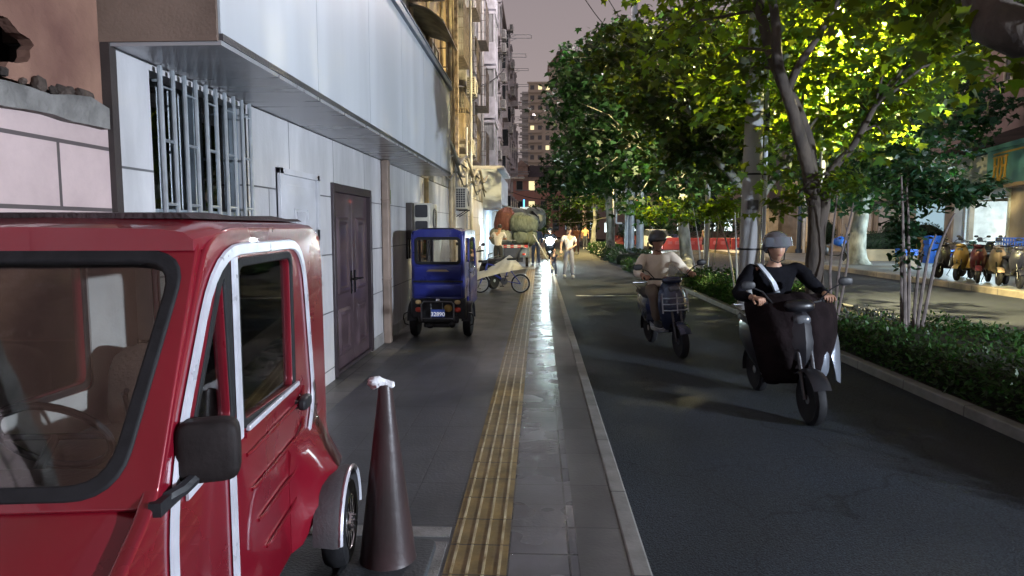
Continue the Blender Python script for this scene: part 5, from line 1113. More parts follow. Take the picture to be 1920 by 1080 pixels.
# pole-side tree with pale slanting limbs
Y3 = 16.5
tree('plane tree right behind the concrete pole with pale slanting limbs',
     [([G(1412, 560, -.02), P(1412, 470, Y3), P(1408, 350, Y3), P(1395, 220, Y3), P(1380, 100, Y3)], .22, .09),
      ([P(1405, 370, Y3), P(1372, 330, Y3-.2), P(1335, 285, Y3-.4), P(1305, 225, Y3-.6)], .12, .05),
      ([P(1412, 390, Y3), P(1445, 345, Y3+.2), P(1475, 305, Y3+.3), P(1500, 240, Y3+.3)], .10, .04)],
     [B(1300, 190, 16, 140, 110), B(1250, 110, 17, 150, 90), B(1400, 130, 18, 130, 100), B(1350, 260, 17, 110, 60, .7), B(1300, 300, 16.5, 90, 60, .6), B(1430, 330, 16.5, 60, 50, .5), B(1440, 250, 17, 60, 60, .4)],
     7500, .19, bark, LMm, twigs=70)
Y2 = 22.5
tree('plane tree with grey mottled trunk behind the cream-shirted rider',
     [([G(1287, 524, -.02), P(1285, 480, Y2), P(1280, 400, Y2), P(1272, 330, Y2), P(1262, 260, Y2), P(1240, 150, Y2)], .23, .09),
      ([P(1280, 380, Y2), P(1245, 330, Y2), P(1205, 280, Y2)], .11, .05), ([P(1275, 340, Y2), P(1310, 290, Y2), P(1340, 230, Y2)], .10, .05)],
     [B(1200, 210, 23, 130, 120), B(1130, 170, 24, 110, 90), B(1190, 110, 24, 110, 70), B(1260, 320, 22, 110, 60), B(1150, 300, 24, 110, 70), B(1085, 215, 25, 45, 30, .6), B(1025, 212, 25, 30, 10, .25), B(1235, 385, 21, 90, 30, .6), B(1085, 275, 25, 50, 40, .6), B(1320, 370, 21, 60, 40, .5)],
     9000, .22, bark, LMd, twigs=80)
Y5 = 36
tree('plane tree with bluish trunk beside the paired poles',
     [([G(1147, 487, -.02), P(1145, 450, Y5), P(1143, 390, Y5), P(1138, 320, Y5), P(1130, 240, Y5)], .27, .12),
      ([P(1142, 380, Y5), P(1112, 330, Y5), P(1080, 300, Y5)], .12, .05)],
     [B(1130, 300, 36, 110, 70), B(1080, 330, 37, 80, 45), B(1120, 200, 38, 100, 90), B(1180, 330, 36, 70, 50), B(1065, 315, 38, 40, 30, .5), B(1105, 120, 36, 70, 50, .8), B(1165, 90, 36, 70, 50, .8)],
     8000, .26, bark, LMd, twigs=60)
# far pavement tree
Y4 = 26.5
b4_ = G(1606, 496, .095)
tree('broad plane tree with mottled trunk on the far pavement by the planter',
     [([b4_, P(1608, 450, b4_.y), P(1616, 390, b4_.y), P(1612, 330, b4_.y), P(1598, 270, b4_.y), P(1590, 210, b4_.y)], .36, .14),
      ([P(1614, 385, b4_.y), P(1650, 345, b4_.y), P(1690, 300, b4_.y), P(1740, 255, b4_.y), P(1760, 220, b4_.y)], .20, .08),
      ([P(1690, 300, b4_.y), P(1700, 270, b4_.y), P(1705, 230, b4_.y)], .10, .05)],
     [B(1700, 230, 26, 140, 90), B(1790, 200, 25, 90, 60, .5), B(1600, 300, 27, 110, 80), B(1700, 330, 25, 90, 40, .6), B(1640, 370, 25, 80, 30, .5), B(1560, 340, 27, 80, 60, .6), B(1730, 100, 26, 100, 80, .6)],
     9000, .24, bark, LMd, twigs=80)
# near tree outside the right edge: limb and leaves reach in
tree('nearest tree reaching its heavy dark bough in at the upper right corner',
     [([(5.2, 5.0, -.02), (5.15, 5.0, 1.8), (5.0, 5.05, 3.2), P(1915, 60, 5.6), P(1850, -30, 5.8), P(1760, -120, 6.2)], .27, .15),
      ([(5.1, 5.0, 2.6), (5.6, 5.2, 4.0), (6.2, 5.6, 5.5)], .17, .07)],
     [B(1820, 20, 7.5, 110, 80, .8), B(1730, -10, 8.5, 150, 90, .9), B(1890, 165, 6.2, 40, 30, .4), B(2080, 0, 6, 250, 160, 1), ((5.2, 2.5, 4.9), (2.4, 2.5, .8), 1.2), ((3.6, 7.2, 5.0), (1.6, 1.4, .5), .7)],
     4200, .17, barkd, LM, twigs=50, tw=.012)
# farther trees down the street
for i, (px, Y, h0, r, nm, lm) in enumerate(((1113, 52, 330, 42, 'slim far tree lit yellow by a lamp beyond the standing man', LM), (1085, 70, 370, 30, 'small far tree behind the yellow-lit one', LM), (1040, 110, 375, 34, 'dark tree far down the street over the headlight', LMf), (1003, 95, 385, 26, 'dark tree beneath the pink building at the street end', LMf), (1065, 95, 350, 42, 'wide dark tree at right of the pink building', LMf), (1215, 60, 390, 45, 'pale green tree far behind the paired poles', LMd), (1335, 75, 380, 60, 'tree beyond the red barriers', LMf))):
    b_ = P(px, 430, Y); tree(nm, [([(b_.x, Y, 0), P(px, 430, Y), P(px+3, 410, Y), P(px-3, h0+15, Y)], .2, .09)], [B(px, h0+22, Y, r, 26), B(px+r*.6, h0+45, Y-1, r*.7, 20), B(px-r*.6, h0+40, Y, r*.7, 20)], 1500 if Y < 80 else 1100, .26 if Y < 80 else .45, bark, lm, twigs=15, shape=OVAL if Y > 80 else MAPLE, spread=.3)
# ------------------------------------------------------------------ hedges and shrubs in the median
def hedge(label, x0, x1, y0, y1, h, n, lm=LMb, size=.055, hn=.1):
    t = thing('hedge', label, 'hedge', ((x0+x1)/2, (y0+y1)/2, -.02)); 
    m = MB(Matrix.Translation((-(x0+x1)/2, -(y0+y1)/2, 0)))
    N = 18; m.loft([[(x0+.12, y, 0), (x0+.10, y, h*.55), (x0+.25, y, h*.75+.1*h*noise.noise((y, 0, 0))), ((x0+x1)/2, y, h*.8+.12*h*noise.noise((y, 4, 0))), (x1-.25, y, h*.75), (x1-.10, y, h*.55), (x1-.12, y, 0)] for y in [y0+.15+(y1-y0-.3)*k/N for k in range(N+1)]])
    m.build('twigs', M('hedge_core', (.012, .022, .008), .9, 0, .4, 20, .8, 40), t)
    u = rng.uniform(0, 1, (n, 2)); yy = y0+(y1-y0)*u[:, 0]; v = u[:, 1]
    nz = np.array([noise.noise((a*1.3, b*3, 0)) for a, b in zip(yy, v)]); hh = h*(1+.25*nz)
    ang = PI*v; cx_ = (x0+x1)/2; X = cx_-(x1-x0)/2*np.sign(np.cos(ang))*np.abs(np.cos(ang))**.55; Z = hh*np.abs(np.sin(ang))**.6
    C = np.stack([X+rng.normal(0, .05, n), yy+rng.normal(0, .05, n), np.maximum(.0, Z+rng.normal(0, .045, n))], 1)
    o = leaves('foliage', C, size, lm, t, OVAL, droop=-.5); o.location = (-(x0+x1)/2, -(y0+y1)/2, 0); return t
hedge('near dark leafy hedge along the cycle lane right of the black-clad rider', 3.98, 5.8, 3.2, 9.4, .40, 14000, size=.060)
hedge('bright green clipped hedge between both riders at the concrete pole', 3.95, 5.6, 12.6, 18.5, .42, 13000, size=.075)
hedge('low dark planting around the paired grey poles', 3.3, 5.0, 29.5, 46, .55, 6000, LMd, .12)
hedge('small green clump by the paired poles', 3.3, 4.4, 24.2, 27, .35, 2500, LMb, .09)
gc = np.stack([rng.uniform(4.0, 6.1, 2600), rng.uniform(9.3, 12.6, 2600), rng.uniform(0, .16, 2600)], 1)
leaves('ground_cover', gc, .07, leafmat('grey_cover', (.10, .11, .10), (.06, .09, .05), .2), None, OVAL, droop=-.6, kind='stuff', label='sparse greyish low plants on the bare median soil between hedges', cat='ground cover')
def shrub(label, bx, Y, stems, blobs, n, lm=LM, size=.12, mt=None):
    g0 = P(bx, 500, Y); base = Vector((g0.x, Y, -.02)); t = thing('multi_stem_shrub', label, 'shrub', base); T0 = Matrix.Translation(-base)
    m = MB(T0)
    for (x0, x1, x2, top) in stems:
        p0 = Vector((P(x0, 500, Y).x, Y, -.02)); p1 = P(x1, (top+560)/2, Y+.15*random.uniform(-1, 1)); p2 = P(x2, top, Y+.2*random.uniform(-1, 1)); o, rs = limb([p0, p1, p2], .026, .009, .02); m.tube(o, rs, 6)
    m.build('stems', mt or M('stem_bark', (.17, .14, .13), .8, 0, .3, 8, .3), t)
    L_, cs = blobpts(blobs, n, 14, .09)
    o = leaves('foliage', L_, size, lm, t, OVAL, droop=.2); o.location = -base; return t
shrub('bare-stemmed shrub rising from the near hedge with ragged tufts of leaves', 1715, 8.9, [(1708, 1694, 1690, 330), (1712, 1705, 1700, 350), (1718, 1722, 1730, 470), (1722, 1738, 1755, 440), (1728, 1758, 1790, 400), (1702, 1690, 1705, 330)],
      [B(1698, 420, 8.9, 16, 60, .9), B(1770, 365, 8.9, 70, 22, 1), B(1835, 345, 8.8, 45, 16, .8), B(1720, 330, 9, 40, 25, .8), B(1695, 480, 8.9, 16, 20, .4)], 1700, lm=LMd, size=.105)
shrub('slender shrub with upright brown stems behind the black-clad rider', 1565, 11, [(1562, 1560, 1572, 350), (1566, 1580, 1600, 380), (1570, 1590, 1585, 420)], [B(1575, 345, 11, 50, 22, 1), B(1480, 385, 11, 28, 24, .6)], 500, size=.12)
shrub('pale thin-stemmed shrub beside the concrete pole', 1383, 13.6, [(1384, 1368, 1345, 400), (1386, 1380, 1378, 380), (1388, 1392, 1396, 400), (1395, 1425, 1440, 440)], [B(1350, 395, 13.6, 35, 25, 1), B(1375, 370, 13.6, 30, 20, .7), B(1500, 350, 12.5, 35, 14, .7)], 600, size=.13, mt=M('pale_stem', (.4, .4, .38), .8))
shrub('pale thin-stemmed shrub between the cream rider and the pole', 1325, 18.3, [(1318, 1312, 1300, 390), (1324, 1328, 1332, 400), (1328, 1340, 1350, 395), (1316, 1300, 1290, 420)], [B(1300, 395, 18.3, 40, 25, 1), B(1350, 400, 18.3, 35, 22, 1), B(1240, 395, 20, 60, 22, 1)], 1300, size=.15, mt=MATS['pale_stem'])
# ------------------------------------------------------------------ poles
conc = M('concrete_pole', (.42, .42, .43), .75, 0, .18, 2.5, .35, 30, stretch=(1, 1, .3))
pz = G(1402, 588, -.02); pl = thing('concrete_pole', 'tall concrete utility pole in the median with dark patch and side conduit', 'utility pole', pz)
MB().lathe([(.205, 0), (.20, .3), (.10, 9.5), (.0, 9.5)], n=28).build('shaft', conc, pl)
r_ = .19
MB().tube([(.245, -.02, 0), (.235, -.02, 2.6), (.19, -.02, 6.5)], .035, 10).build('conduit', M('white_conduit', (.62, .66, .72), .4, 0, .08, 5, .05), pl)
for z in (1.23, 2.62, 3.75):
    rr = .205-.0108*z*1.0; MB().lathe([(rr+.004, -.018), (rr+.008, 0), (rr+.004, .018)], (0, 0, z), n=28).box((.22, -.03, z), (.10, .06, .03)).box((-rr-.02, 0, z), (.05, .03, .05)).build('clamp', blk, pl)
MB().plate([[(a, b) for a, b in rrect(.2, .18, .02)]], .003, Matrix.Translation((-.03, -.197, 2.05)) @ XZ).build('dark_patch', M('patch_dark', (.10, .10, .10), .8), pl)
MB().box((.225, -.05, 3.55), (.07, .09, .42)).build('junction_box', blk, pl, bevel=.01)
steel = M('pale_blue_steel', (.42, .48, .54), .45, .3, .15, 3, .05)
for px, lb, hh, rr in ((1174, 'slim grey steel pole, left of the distant pair', 5.2, .10), (1183, 'tall grey mast rising through the leaves between paired poles', 16, .14), (1199, 'thick pale steel pole, right of the distant pair', 6.5, .19)):
    g = G(px, 490, -.02); MB().lathe([(rr*1.5, 0), (rr*1.5, .12), (rr, .16), (rr*.75, hh)], tuple(g), n=16).build('steel_pole', steel, label=lb, cat='pole')
g = P(1163, 388, G(1174, 490, -.02).y)
f_ = MB()
s_ = g.y/FPX
for a, b in (((-7, 30), (-7, -27)), ((-7, -27), (3, -27)), ((-7, 5), (9, 5)), ((-7, 30), (4, 30)), ((9, 5), (9, -28))): f_.tube([g+Vector((a[0]*s_, 0, -a[1]*s_)), g+Vector((b[0]*s_, 0, -b[1]*s_))], .045, 6)
f_.tube([g+Vector((-7*s_, 0, 0)), g+Vector((14*s_, 0, 0))], .04, 6)
f_.build('bracket_frame', M('white_frame', (.65, .7, .72), .4, 0, .05, 3, 0), label='white bent tube frame fixed on the slim grey pole', cat='frame')
g = P(1196, 381, G(1199, 490, -.02).y-.25); tl = thing('signal_light', 'small traffic light glowing red on the thick pale pole', 'traffic light', g)
MB().box((0, 0, 0), (.26, .16, .62)).build('housing', blk, tl, bevel=.03)
MB().ell((0, -.09, .1), (.09, .03, .09)).build('lens', M('red_glow', (.8, .1, .05), .4, emit=(1, .16, .08), es=2), tl)
bl = P(1500, 400, 40); pb = thing('signal_mast', 'dark blue and white pole by the gate across the road', 'pole', (bl.x, 40, .09))
MB().lathe([(.2, 0), (.2, .2), (.13, .25), (.1, 5.5)], n=14).build('shaft', M('navy_pole', (.03, .05, .10), .4, .2), pb)
MB().tube([(.28, 0, 0), (.28, 0, 4.8)], .09, 8).build('white_strip', whitep, pb)

fl = np.concatenate([np.stack([rng.uniform(3.35, 3.8, 40), rng.uniform(9, 26, 40), np.full(40, -.05)], 1), np.stack([rng.uniform(-2.1, -1.4, 12), rng.uniform(8, 20, 12), np.full(12, .012)], 1)])
leaves('fallen_leaves', fl, .045, leafmat('dry_leaf', (.16, .10, .03), (.1, .07, .02), .1), None, MAPLE, droop=0, fold=.05, kind='stuff', label='scattered dry fallen leaves along the kerb and lane edges', cat='leaves')
# ------------------------------------------------------------------ right side: shop on the angle
def facade(a, b): 
    """matrix with local x along a->b, y into the building, z up, origin at a"""
    d = (Vector(b)-Vector(a)).normalized(); n = Vector((-d.y, d.x, 0)); 
    return Matrix(((d.x, n.x, 0, a[0]), (d.y, n.y, 0, a[1]), (0, 0, 1, a[2]), (0, 0, 0, 1))), (Vector(b)-Vector(a)).length
A = P(1785, 400, 29); A.z = .095
# nearer end
def onray(px, A, slope):  # X = A.x + slope*(Y-A.y)
    d = ray(px, 425); k = d.x/d.y; Y = (A.x-slope*A.y)/(k-slope); return Vector((k*Y, Y, .095))
SL = .25
Bn = onray(2150, A, SL)
T, LN = facade(A, Bn)   # x from far-left corner toward the camera-right; y points into building?
s = thing('corner_shop', 'lit shop with turquoise sign and bright white doorway behind parked scooters', 'shop')
beige = M('beige_render', (.44, .37, .29), .75, 0, .2, 1.2, .25, 12)
def px2u(px): return (onray(px, A, SL)-A).length
def zat(px, py): 
    q = onray(px, A, SL); return 1.63+(425-py)/FPX*1.0*(q.y)*1.0
d0, d1 = px2u(1812), px2u(1890)
zt = zat(1850, 380)
MB(T).b2((0, 0, 0), (d0, .25, 3.0)).b2((d1, 0, 0), (LN, .25, 3.0)).b2((d0, 0, zt+.25), (d1, .25, 3.0)).build('wall', beige, s, smooth=0)
MB(T).b2((0, .25, 0), (.2, 6, 3.0)).b2((LN-.2, .25, 0), (LN, 6, 3.0)).b2((0, 6, 0), (LN, 6.2, 3.0)).b2((0, 0.25, 3.0), (LN, 6, 3.1)).build('shell', beige, s, smooth=0)
MB(T).b2((d0-.1, -.06, 0), (d0, .1, zt+.1)).b2((d1, -.06, 0), (d1+.1, .1, zt+.1)).b2((d0-.1, -.06, zt), (d1+.1, .1, zt+.12)).tube([(d0-.1, -.05, zt+.28), (d1+.1, -.05, zt+.28)], .14, 12).build('door_frame', M('alu_pale', (.6, .66, .7), .35, .3), s)
MB(T).b2((d0, 2.2, .1), (d1, 2.3, zt)).build('lit_interior', M('bright_room', (.9, .95, 1), .6, emit=(.80, .97, 1), es=5), s, smooth=0)
MB(T).b2((d0-1, .3, .0), (d0-.6, 2.2, zt)).build('inner_wall', M('shelf_white', (.7, .72, .72), .5), s, smooth=0); MB(T).b2((d1+.6, .3, 0), (d1+1, 2.2, zt)).build('inner_wall', M('shelf_white'), s, smooth=0); MB(T).b2((d0+.25, 1.9, .1), (d0+.5, 2.1, 1.9)).b2((d0+.9, 1.7, .1), (d0+1.3, 2.1, 1.15)).build('shelving', M('shelf_white', (.7, .72, .72), .5), s, smooth=0)
lamp('AREA', 'door_light', T @ Vector(((d0+d1)/2, -.35, 1.6)), (.72, .93, 1), 320, (d1-d0, 2.2), s, rot=aim(T.to_3x3() @ Vector((0, -1, -.05))))
# small window, oval plaques, white door leaf
w0, w1 = px2u(1735+55), px2u(1810)
MB(T).b2((w0+.02, -.05, .9), (w1-.25, .0, 2.5)).build('white_board', M('board_pale', (.6, .7, .72), .5, 0, .1), s)
sgn = thing('sign', None, None); sgn.parent = s
z0, z1 = 2.95, 4.15
MB(T).b2((0, -.35, z0), (px2u(1866), .2, z1-.05)).build('sign_box', M('sign_grey', (.36, .38, .34), .6, 0, .15, 2, .1), sgn, smooth=0)
MB(T).b2((px2u(1866), -.37, z0), (LN, .2, z1)).build('sign_board', M('turquoise', (.10, .27, .28), .6, 0, .15, 2, .1), sgn, smooth=0)
MB(T).b2((-.1, -.55, z1-.03), (px2u(1840), .2, z1+.10)).build('cornice', M('cream_trim', (.55, .46, .33), .6), sgn, smooth=0)
MB(T).b2((px2u(1840), -.42, z1), (LN, .2, z1+.16)).build('teal_cap', MATS['turquoise'], sgn, smooth=0)
MB(T).b2((px2u(1835), -.45, z0-.10), (LN, .1, z0+.01)).b2((0, -.2, z0-.14), (px2u(1835), .1, z0-.01)).build('lower_trim', M('ochre_trim', (.40, .28, .15), .6), sgn, smooth=0)
gold = M('gold_letter', (.55, .33, .06), .5, 0, .1, 5, 0)
g0 = px2u(1880); 
def stroke(pts, r=.055): 
    return MB(T).tube([(g0+u, -.42, z0+.14+v) for u, v in pts], r, 6)
for o_ in (0, .58):
    mb = MB(T)
    for pts in (((.02, .86), (.52, .86)), ((.12, .86), (.12, .52)), ((.44, .86), (.44, .52)), ((.12, .53), (.44, .53)), ((.14, .52), (.13, .26), (-.06, .02)), ((.40, .52), (.40, .18), (.46, .04), (.60, .02)), ((.0, .06), (.18, .04), (.34, .10))):
        mb.tube([(g0+o_+u, -.40, z0+.13+v*.95) for u, v in pts], .038, 6)
    mb.build('lettering', gold, sgn)
MB(T).b2((g0-.1, -.38, z1-.16), (LN, -.368, z1-.10)).build('gold_line', gold, sgn, smooth=0)
# apartment block over the shop
U0 = P(1700, 200, 36); 
pinkb = M('pink_brown_render', (.25, .165, .15), .8, 0, .2, .8, .25, 8)
A2 = Vector((onray(1730, A, SL).x+1.5, onray(1730, A, SL).y+1.5, 0)); B2 = onray(2200, Vector((A2.x, A2.y, 0)), SL); B2.z = 0
T2, L2 = facade(A2, B2)
ap = thing('brick_apartment', 'pinkish brown apartment block rising above the turquoise-signed shop', 'apartment block')
MB(T2).b2((-14, 0, 5.3), (L2, 8, 17)).build('wall', pinkb, ap, smooth=0)
MB(T2).b2((-14, 1.5, 0), (L2, 8, 5.3)).build('lower_wall', M('navy_dark', (.035, .035, .05), .8), ap, smooth=0)  # even dark navy on the set-back lower wall
MB(T2).b2((-14, -.12, 6.1), (L2, 0, 6.22)).b2((-14, -.12, 9.1), (L2, 0, 9.22)).b2((-14, -.12, 12.1), (L2, 0, 12.22)).build('band', M('band_pink', (.30, .21, .19), .8), ap, smooth=0)
def px2u2(px):
    q = onray(px, Vector((A2.x, A2.y, 0)), SL); return (Vector((q.x, q.y, 0))-A2).length*(1 if px > 1730 else -1)
for z in (7.2, 10.3, 13.2):
    for uu in (px2u2(1880), px2u2(1880)-4.2, px2u2(1880)+3.5, px2u2(1880)-8.5, -6):
        f = MB(T2).b2((uu-.75, -.12, z-.1), (uu+.75, -.0, z)).b2((uu-.7, -.06, z), (uu-.6, 0, z+1.5)).b2((uu+.6, -.06, z), (uu+.7, 0, z+1.5)).b2((uu-.6, -.06, z+1.42), (uu+.6, 0, z+1.5)).b2((uu-.04, -.06, z), (uu+.04, 0, z+1.42))
        f = f.build('window', M('window_beige', (.42, .38, .32), .7), ap, smooth=0)
        lit = abs(uu-px2u2(1880)+4.2) < .1 and z > 8 and z < 12
        MB(T2).b2((uu-.6, -.02, z), (uu+.6, -.01, z+1.42)).build('pane', M('lit_pane', (.8, .8, .8), .5, emit=(.95, 1, .9), es=1.5) if lit else dglass, f, smooth=0)
# planter, hedge, topiary, walls with shutters (parallel to the street)
XF = 18.2
pz0 = G(1625, 492, .095); pz1 = G(1790, 492, .095)
pY0, pY1 = 25.6, 29.8
def boxpx(pxa, pxb, Y, z0, z1, d): a = P(pxa, 425, Y); b = P(pxb, 425, Y); return (a.x, Y, z0), (b.x, Y+d, z1)
plm = M('planter_tan', (.42, .32, .20), .75, 0, .15, 2, .2)
MB().b2(*boxpx(1440, 1560, 40, .095, .5, .3)).build('planter', plm, bevel=.02, label='short tan planter wall far behind the forked tree', cat='planter')
MB().b2(*boxpx(1620, 1770, 30.5, .095, .62, .3)).build('planter', plm, bevel=.02, label='long low tan planter wall behind the broad far tree', cat='planter')
def bush(label, px, py, Y, r, lm=LMd, n=1500, name='topiary_ball', e=1):
    c = P(px, py, Y); t = thing(name, label, 'bush', (c.x, Y, .1)); rr = r
    MB().ell((0, 0, c.z-.1), (rr[0]*.9, rr[1]*.9, rr[2]*.9), n=18, m=12, fn=lambda p: p*(1+.08*noise.noise(p*4))).tube([(0, 0, 0), (0, 0, c.z-.1)], .05, 6).build('core', MATS['hedge_core'], t)
    d = rng.normal(size=(n, 3)); d /= np.linalg.norm(d, axis=1)[:, None]; d = np.sign(d)*np.abs(d)**e; C = d*np.array(rr)*rng.uniform(.9, 1.06, (n, 1)); C[:, 2] += c.z-.1
    leaves('foliage', C, .09, lm, t, OVAL, droop=-.3); return t
bush('large dark clipped ball bush in front of white shutters', 1690, 446, 31.2, (.95, .8, .85), n=2200)
bush('clipped ball bush half hidden behind the large one', 1735, 448, 32.2, (.85, .8, .75))
bush('small dark ball bush seen past the forked tree trunk', 1545, 437, 36, (.6, .6, .7))
bush('clipped box hedge on the planter left of the ball bushes', 1650, 453, 31.2, (1.5, .4, .45), n=2600, e=.6)
rw = thing('shuttered_building', 'low beige building with pale roller shutters behind the planter', 'building')
YS = 38; T3, L3 = facade((P(1490, 425, 47).x, 47, .095), (P(1800, 425, 33).x, 33, .095))
# facade roughly along the street at X ~19-21
MB(T3).b2((-1, 0, 0), (L3+4, 5, 4.9)).build('wall', M('warm_wall', (.40, .33, .26), .8, 0, .2, 1, .2), rw, smooth=0)
MB(T3).b2((-1, -.25, 2.75), (L3+2, .0, 2.95)).build('canopy_band', M('dark_band', (.07, .07, .08), .7), rw, smooth=0)
shm = M('shutter_white', (.58, .54, .52), .55, 0, .08, 1, .3, 3, stretch=(.2, .2, 14))
for k, (a, b) in enumerate(((.04, .17), (.20, .33), (.37, .56), (.60, .74))):
    MB(T3).b2((L3*a, -.06, .55), (L3*b, 0, 2.7)).build('roller_shutter', shm, rw, smooth=0)
    MB(T3).b2((L3*a-.1, -.10, .3), (L3*a, 0, 2.75)).build('shutter_post', beige, rw, smooth=0); MB(T3).b2((L3*b, -.10, .3), (L3*b+.1, 0, 2.75)).build('shutter_post', beige, rw, smooth=0)
MB(T3).b2((L3*.80, -.05, 1.3), (L3*.93, 0, 2.7)).build('window', M('blue_window', (.2, .3, .35), .2, emit=(.4, .6, .7), es=.5), rw, smooth=0)
for z in (3.3, 3.6, 3.9, 4.2, 4.5): MB(T3).b2((-1, -.012, z), (L3+4, -.001, z+.02)).build('cladding_line', MATS['dark_band'], rw, smooth=0)
# gate pillars further left
gt = thing('gate', 'beige pillared gate with pale railings across the road', 'gate', (P(1447, 425, 44).x, 44, .09))
MB().b2((-.3, -.3, 0), (.3, .3, 2.6)).b2((-.38, -.38, 2.6), (.38, .38, 2.75)).build('pillar', M('orange_lit_stone', (.50, .38, .24), .7), gt, smooth=0)
MB().b2((.3, 0, 0), (2.0, .4, 3.1)).build('wing_wall', M('wing_brown', (.27, .22, .18), .8), gt, smooth=0)
g_ = MB()
for k in range(9): g_.tube([(-2.0+k*.2, 0, .1), (-2.0+k*.2, 0, 1.9)], .02, 5)
g_.tube([(-2, 0, 1.8), (-.3, 0, 1.8)], .02, 5).tube([(-2, 0, .2), (-.3, 0, .2)], .02, 5).build('railing', galv, gt)
f = thing('railing_fence', 'dark upright railings between the gate and the shutters', 'fence', (P(1495, 425, 43).x, 43, .09))
g_ = MB()
for k in range(14): g_.tube([(k*.17, 0, 0), (k*.17, 0, 2.5)], .035, 5)
g_.b2((0, -.03, 2.4), (2.3, .03, 2.5)).build('bars', M('rail_grey', (.35, .34, .33), .6), f)
# red water barriers
rbm = M('barrier_red', (.36, .04, .035), .45, 0, .1, 3, .05)
def barrier():
    t = thing('barrier', 'red plastic water barrier in the row across the road', 'barrier', group='red water barriers in a row')
    MB().loft([[(x, y, z) for x, y in ((-.72, -hw), (.72, -hw), (.72, hw), (-.72, hw))] for z, hw in ((0, .24), (.12, .24), (.30, .14), (.78, .10), (.82, .07))]).build('shell', rbm, t, bevel=.02)
    MB().b2((-.4, -.16, .38), (-.1, -.125, .62)).b2((.1, -.16, .38), (.4, -.125, .62)).build('recess', M('barrier_pink', (.62, .14, .13), .5), t)
    return t
q = P(1262, 455, 46); ba = barrier(); ba.location = (q.x, 46, .05)
n = 0
for k in range(1, 4): dup(ba, (q.x+1.5*k, 46-.15*k, .05))
for k in range(4, 6): dup(ba, (q.x+1.5*k, 46-.3*k, .05), R(-8))
for k, lb_ in ((.8, 'lone red barrier far off just right of the bluish trunk'), (2.4, 'lone red barrier far off behind the paired poles')): q = P(1130+k*30, 450, 60); dup(ba, (q.x, 60, .05), R(20), label=lb_)
q = P(1322, 470, 43)
person('bare-armed walker in tan top and black shorts before the red barriers', pose(knL=(.1, -.12, .5), anL=(.1, -.10, .1)), (q.x, 43, .0), R(200), M('tan_top', (.5, .34, .16), .8), M('black_shorts', (.015, .015, .02), .8), sleeve=.25, legcover=.05, hands=False)
q = P(1097, 460, 50)
person('distant person in ochre shirt and dark trousers under the yellow-lit tree', pose(), (q.x, 50, -.03), R(170), M('ochre_shirt', (.42, .28, .12), .8), M('dark_trousers'), sleeve=.4, hands=False)
q = P(1081, 460, 42)
person('distant person in orange shirt just behind the standing man', pose(knL=(.1, -.12, .5)), (q.x, 42, -.06), R(0), M('orange_shirt', (.6, .22, .08), .8), M('pink_trousers', (.4, .2, .15), .8), sleeve=.4, hands=False)
# ------------------------------------------------------------------ distant moped with bright headlight + car with headlight
hg = M('headlight_glow', (1, 1, 1), .5, emit=(.80, 1, .97), es=200)
q = P(1031, 455, 34)
dm_ = scooter('distant moped coming down the lane with dazzling headlight', (q.x, 34, -.06), 0, MATS['soft_black'], headlit=hg, mirrors=False)
dr_ = person('distant rider silhouetted above the dazzling headlight', RIDE, (q.x, 34, -.06), 0, drkc, drkc, sleeve=.9, hands=False, hat=helmet_open(MATS['dark_helmet']))
MB().ell((0, -.52, .98), (.20, .07, .19)).build('headlamp_glare', hg, dm_)  # oversized glowing ball put in for the headlight's glare
lamp('SPOT', 'beam', (q.x, 33.2, .98), (.78, .98, 1), 700, .2, None, rot=aim((-.03, -1, -.035)), spot=50)
def car(label, loc, rz, mat, glow=None):
    t = thing('car', label, 'car', loc, rz)
    pr = ((-2.15, .45, .62, .80), (-2.1, .3, .80, .84), (-1.2, .28, .98, .88), (-.7, .28, 1.02, .88), (.9, .28, 1.04, .88), (1.7, .28, 1.0, .87), (2.1, .32, .9, .83), (2.15, .4, .7, .80))
    MB().loft([[(x*w_, y, z) for x, z in ((-1, z0), (1, z0), (1.02, (z0+z1)/2), (.93, z1), (-.93, z1), (-1.02, (z0+z1)/2))] for y, z0, z1, w_ in pr]).build('body', mat, t, smooth=50)
    MB().loft([[(x*w_, y, z) for x, z in ((-1, 1.0), (1, 1.0), (.82, z1), (-.82, z1))] for y, z1, w_ in ((-.95, 1.02, .82), (-.35, 1.44, .80), (.7, 1.46, .80), (1.6, 1.05, .80))]).build('cabin', dglass, t, smooth=30)
    MB().loft([[(x*.65, y, z+dz) for x, dz in ((-1, 0), (1, 0), (.95, .03), (-.95, .03))] for y, z in ((-.4, 1.43), (-.2, 1.45), (.6, 1.465), (.8, 1.44))]).build('roof', mat, t)
    for sx_ in (-1, 1):
        for yy in (-1.35, 1.3):
            Tm = Matrix.Translation((sx_*.80, yy, .31)) @ Matrix.Rotation(PI/2, 4, 'Y'); wh = MB(Tm).lathe([(.2, -.09), (.3, -.1), (.31, 0), (.3, .1), (.2, .09)], n=20).build('wheel', rub, t); MB(Tm).lathe([(.2, .0), (.2, sx_*.085), (0, sx_*.09)], n=16).build('rim', galv, wh)
        MB().ell((sx_*.62, -2.12, .68), (.17, .06, .09), e=.7).build('headlight', glow or MATS['lamp_glass'], t)
    return t
q = P(1214, 470, 50)
car('white car with glaring headlights approaching behind the thick pale pole', (q.x+.6, 50, -.06), R(4), prop('white_car', (.6, .62, .66), .3), hg)
lamp('SPOT', 'beam', (q.x, 47.7, .7), (.8, .95, 1), 900, .2, None, rot=aim((-.1, -1, -.03)), spot=60)
car('dark car stopped far off beside the red barriers', (P(1245, 470, 66).x, 66, -.06), R(10), prop('blue_car', (.06, .08, .2), .3))
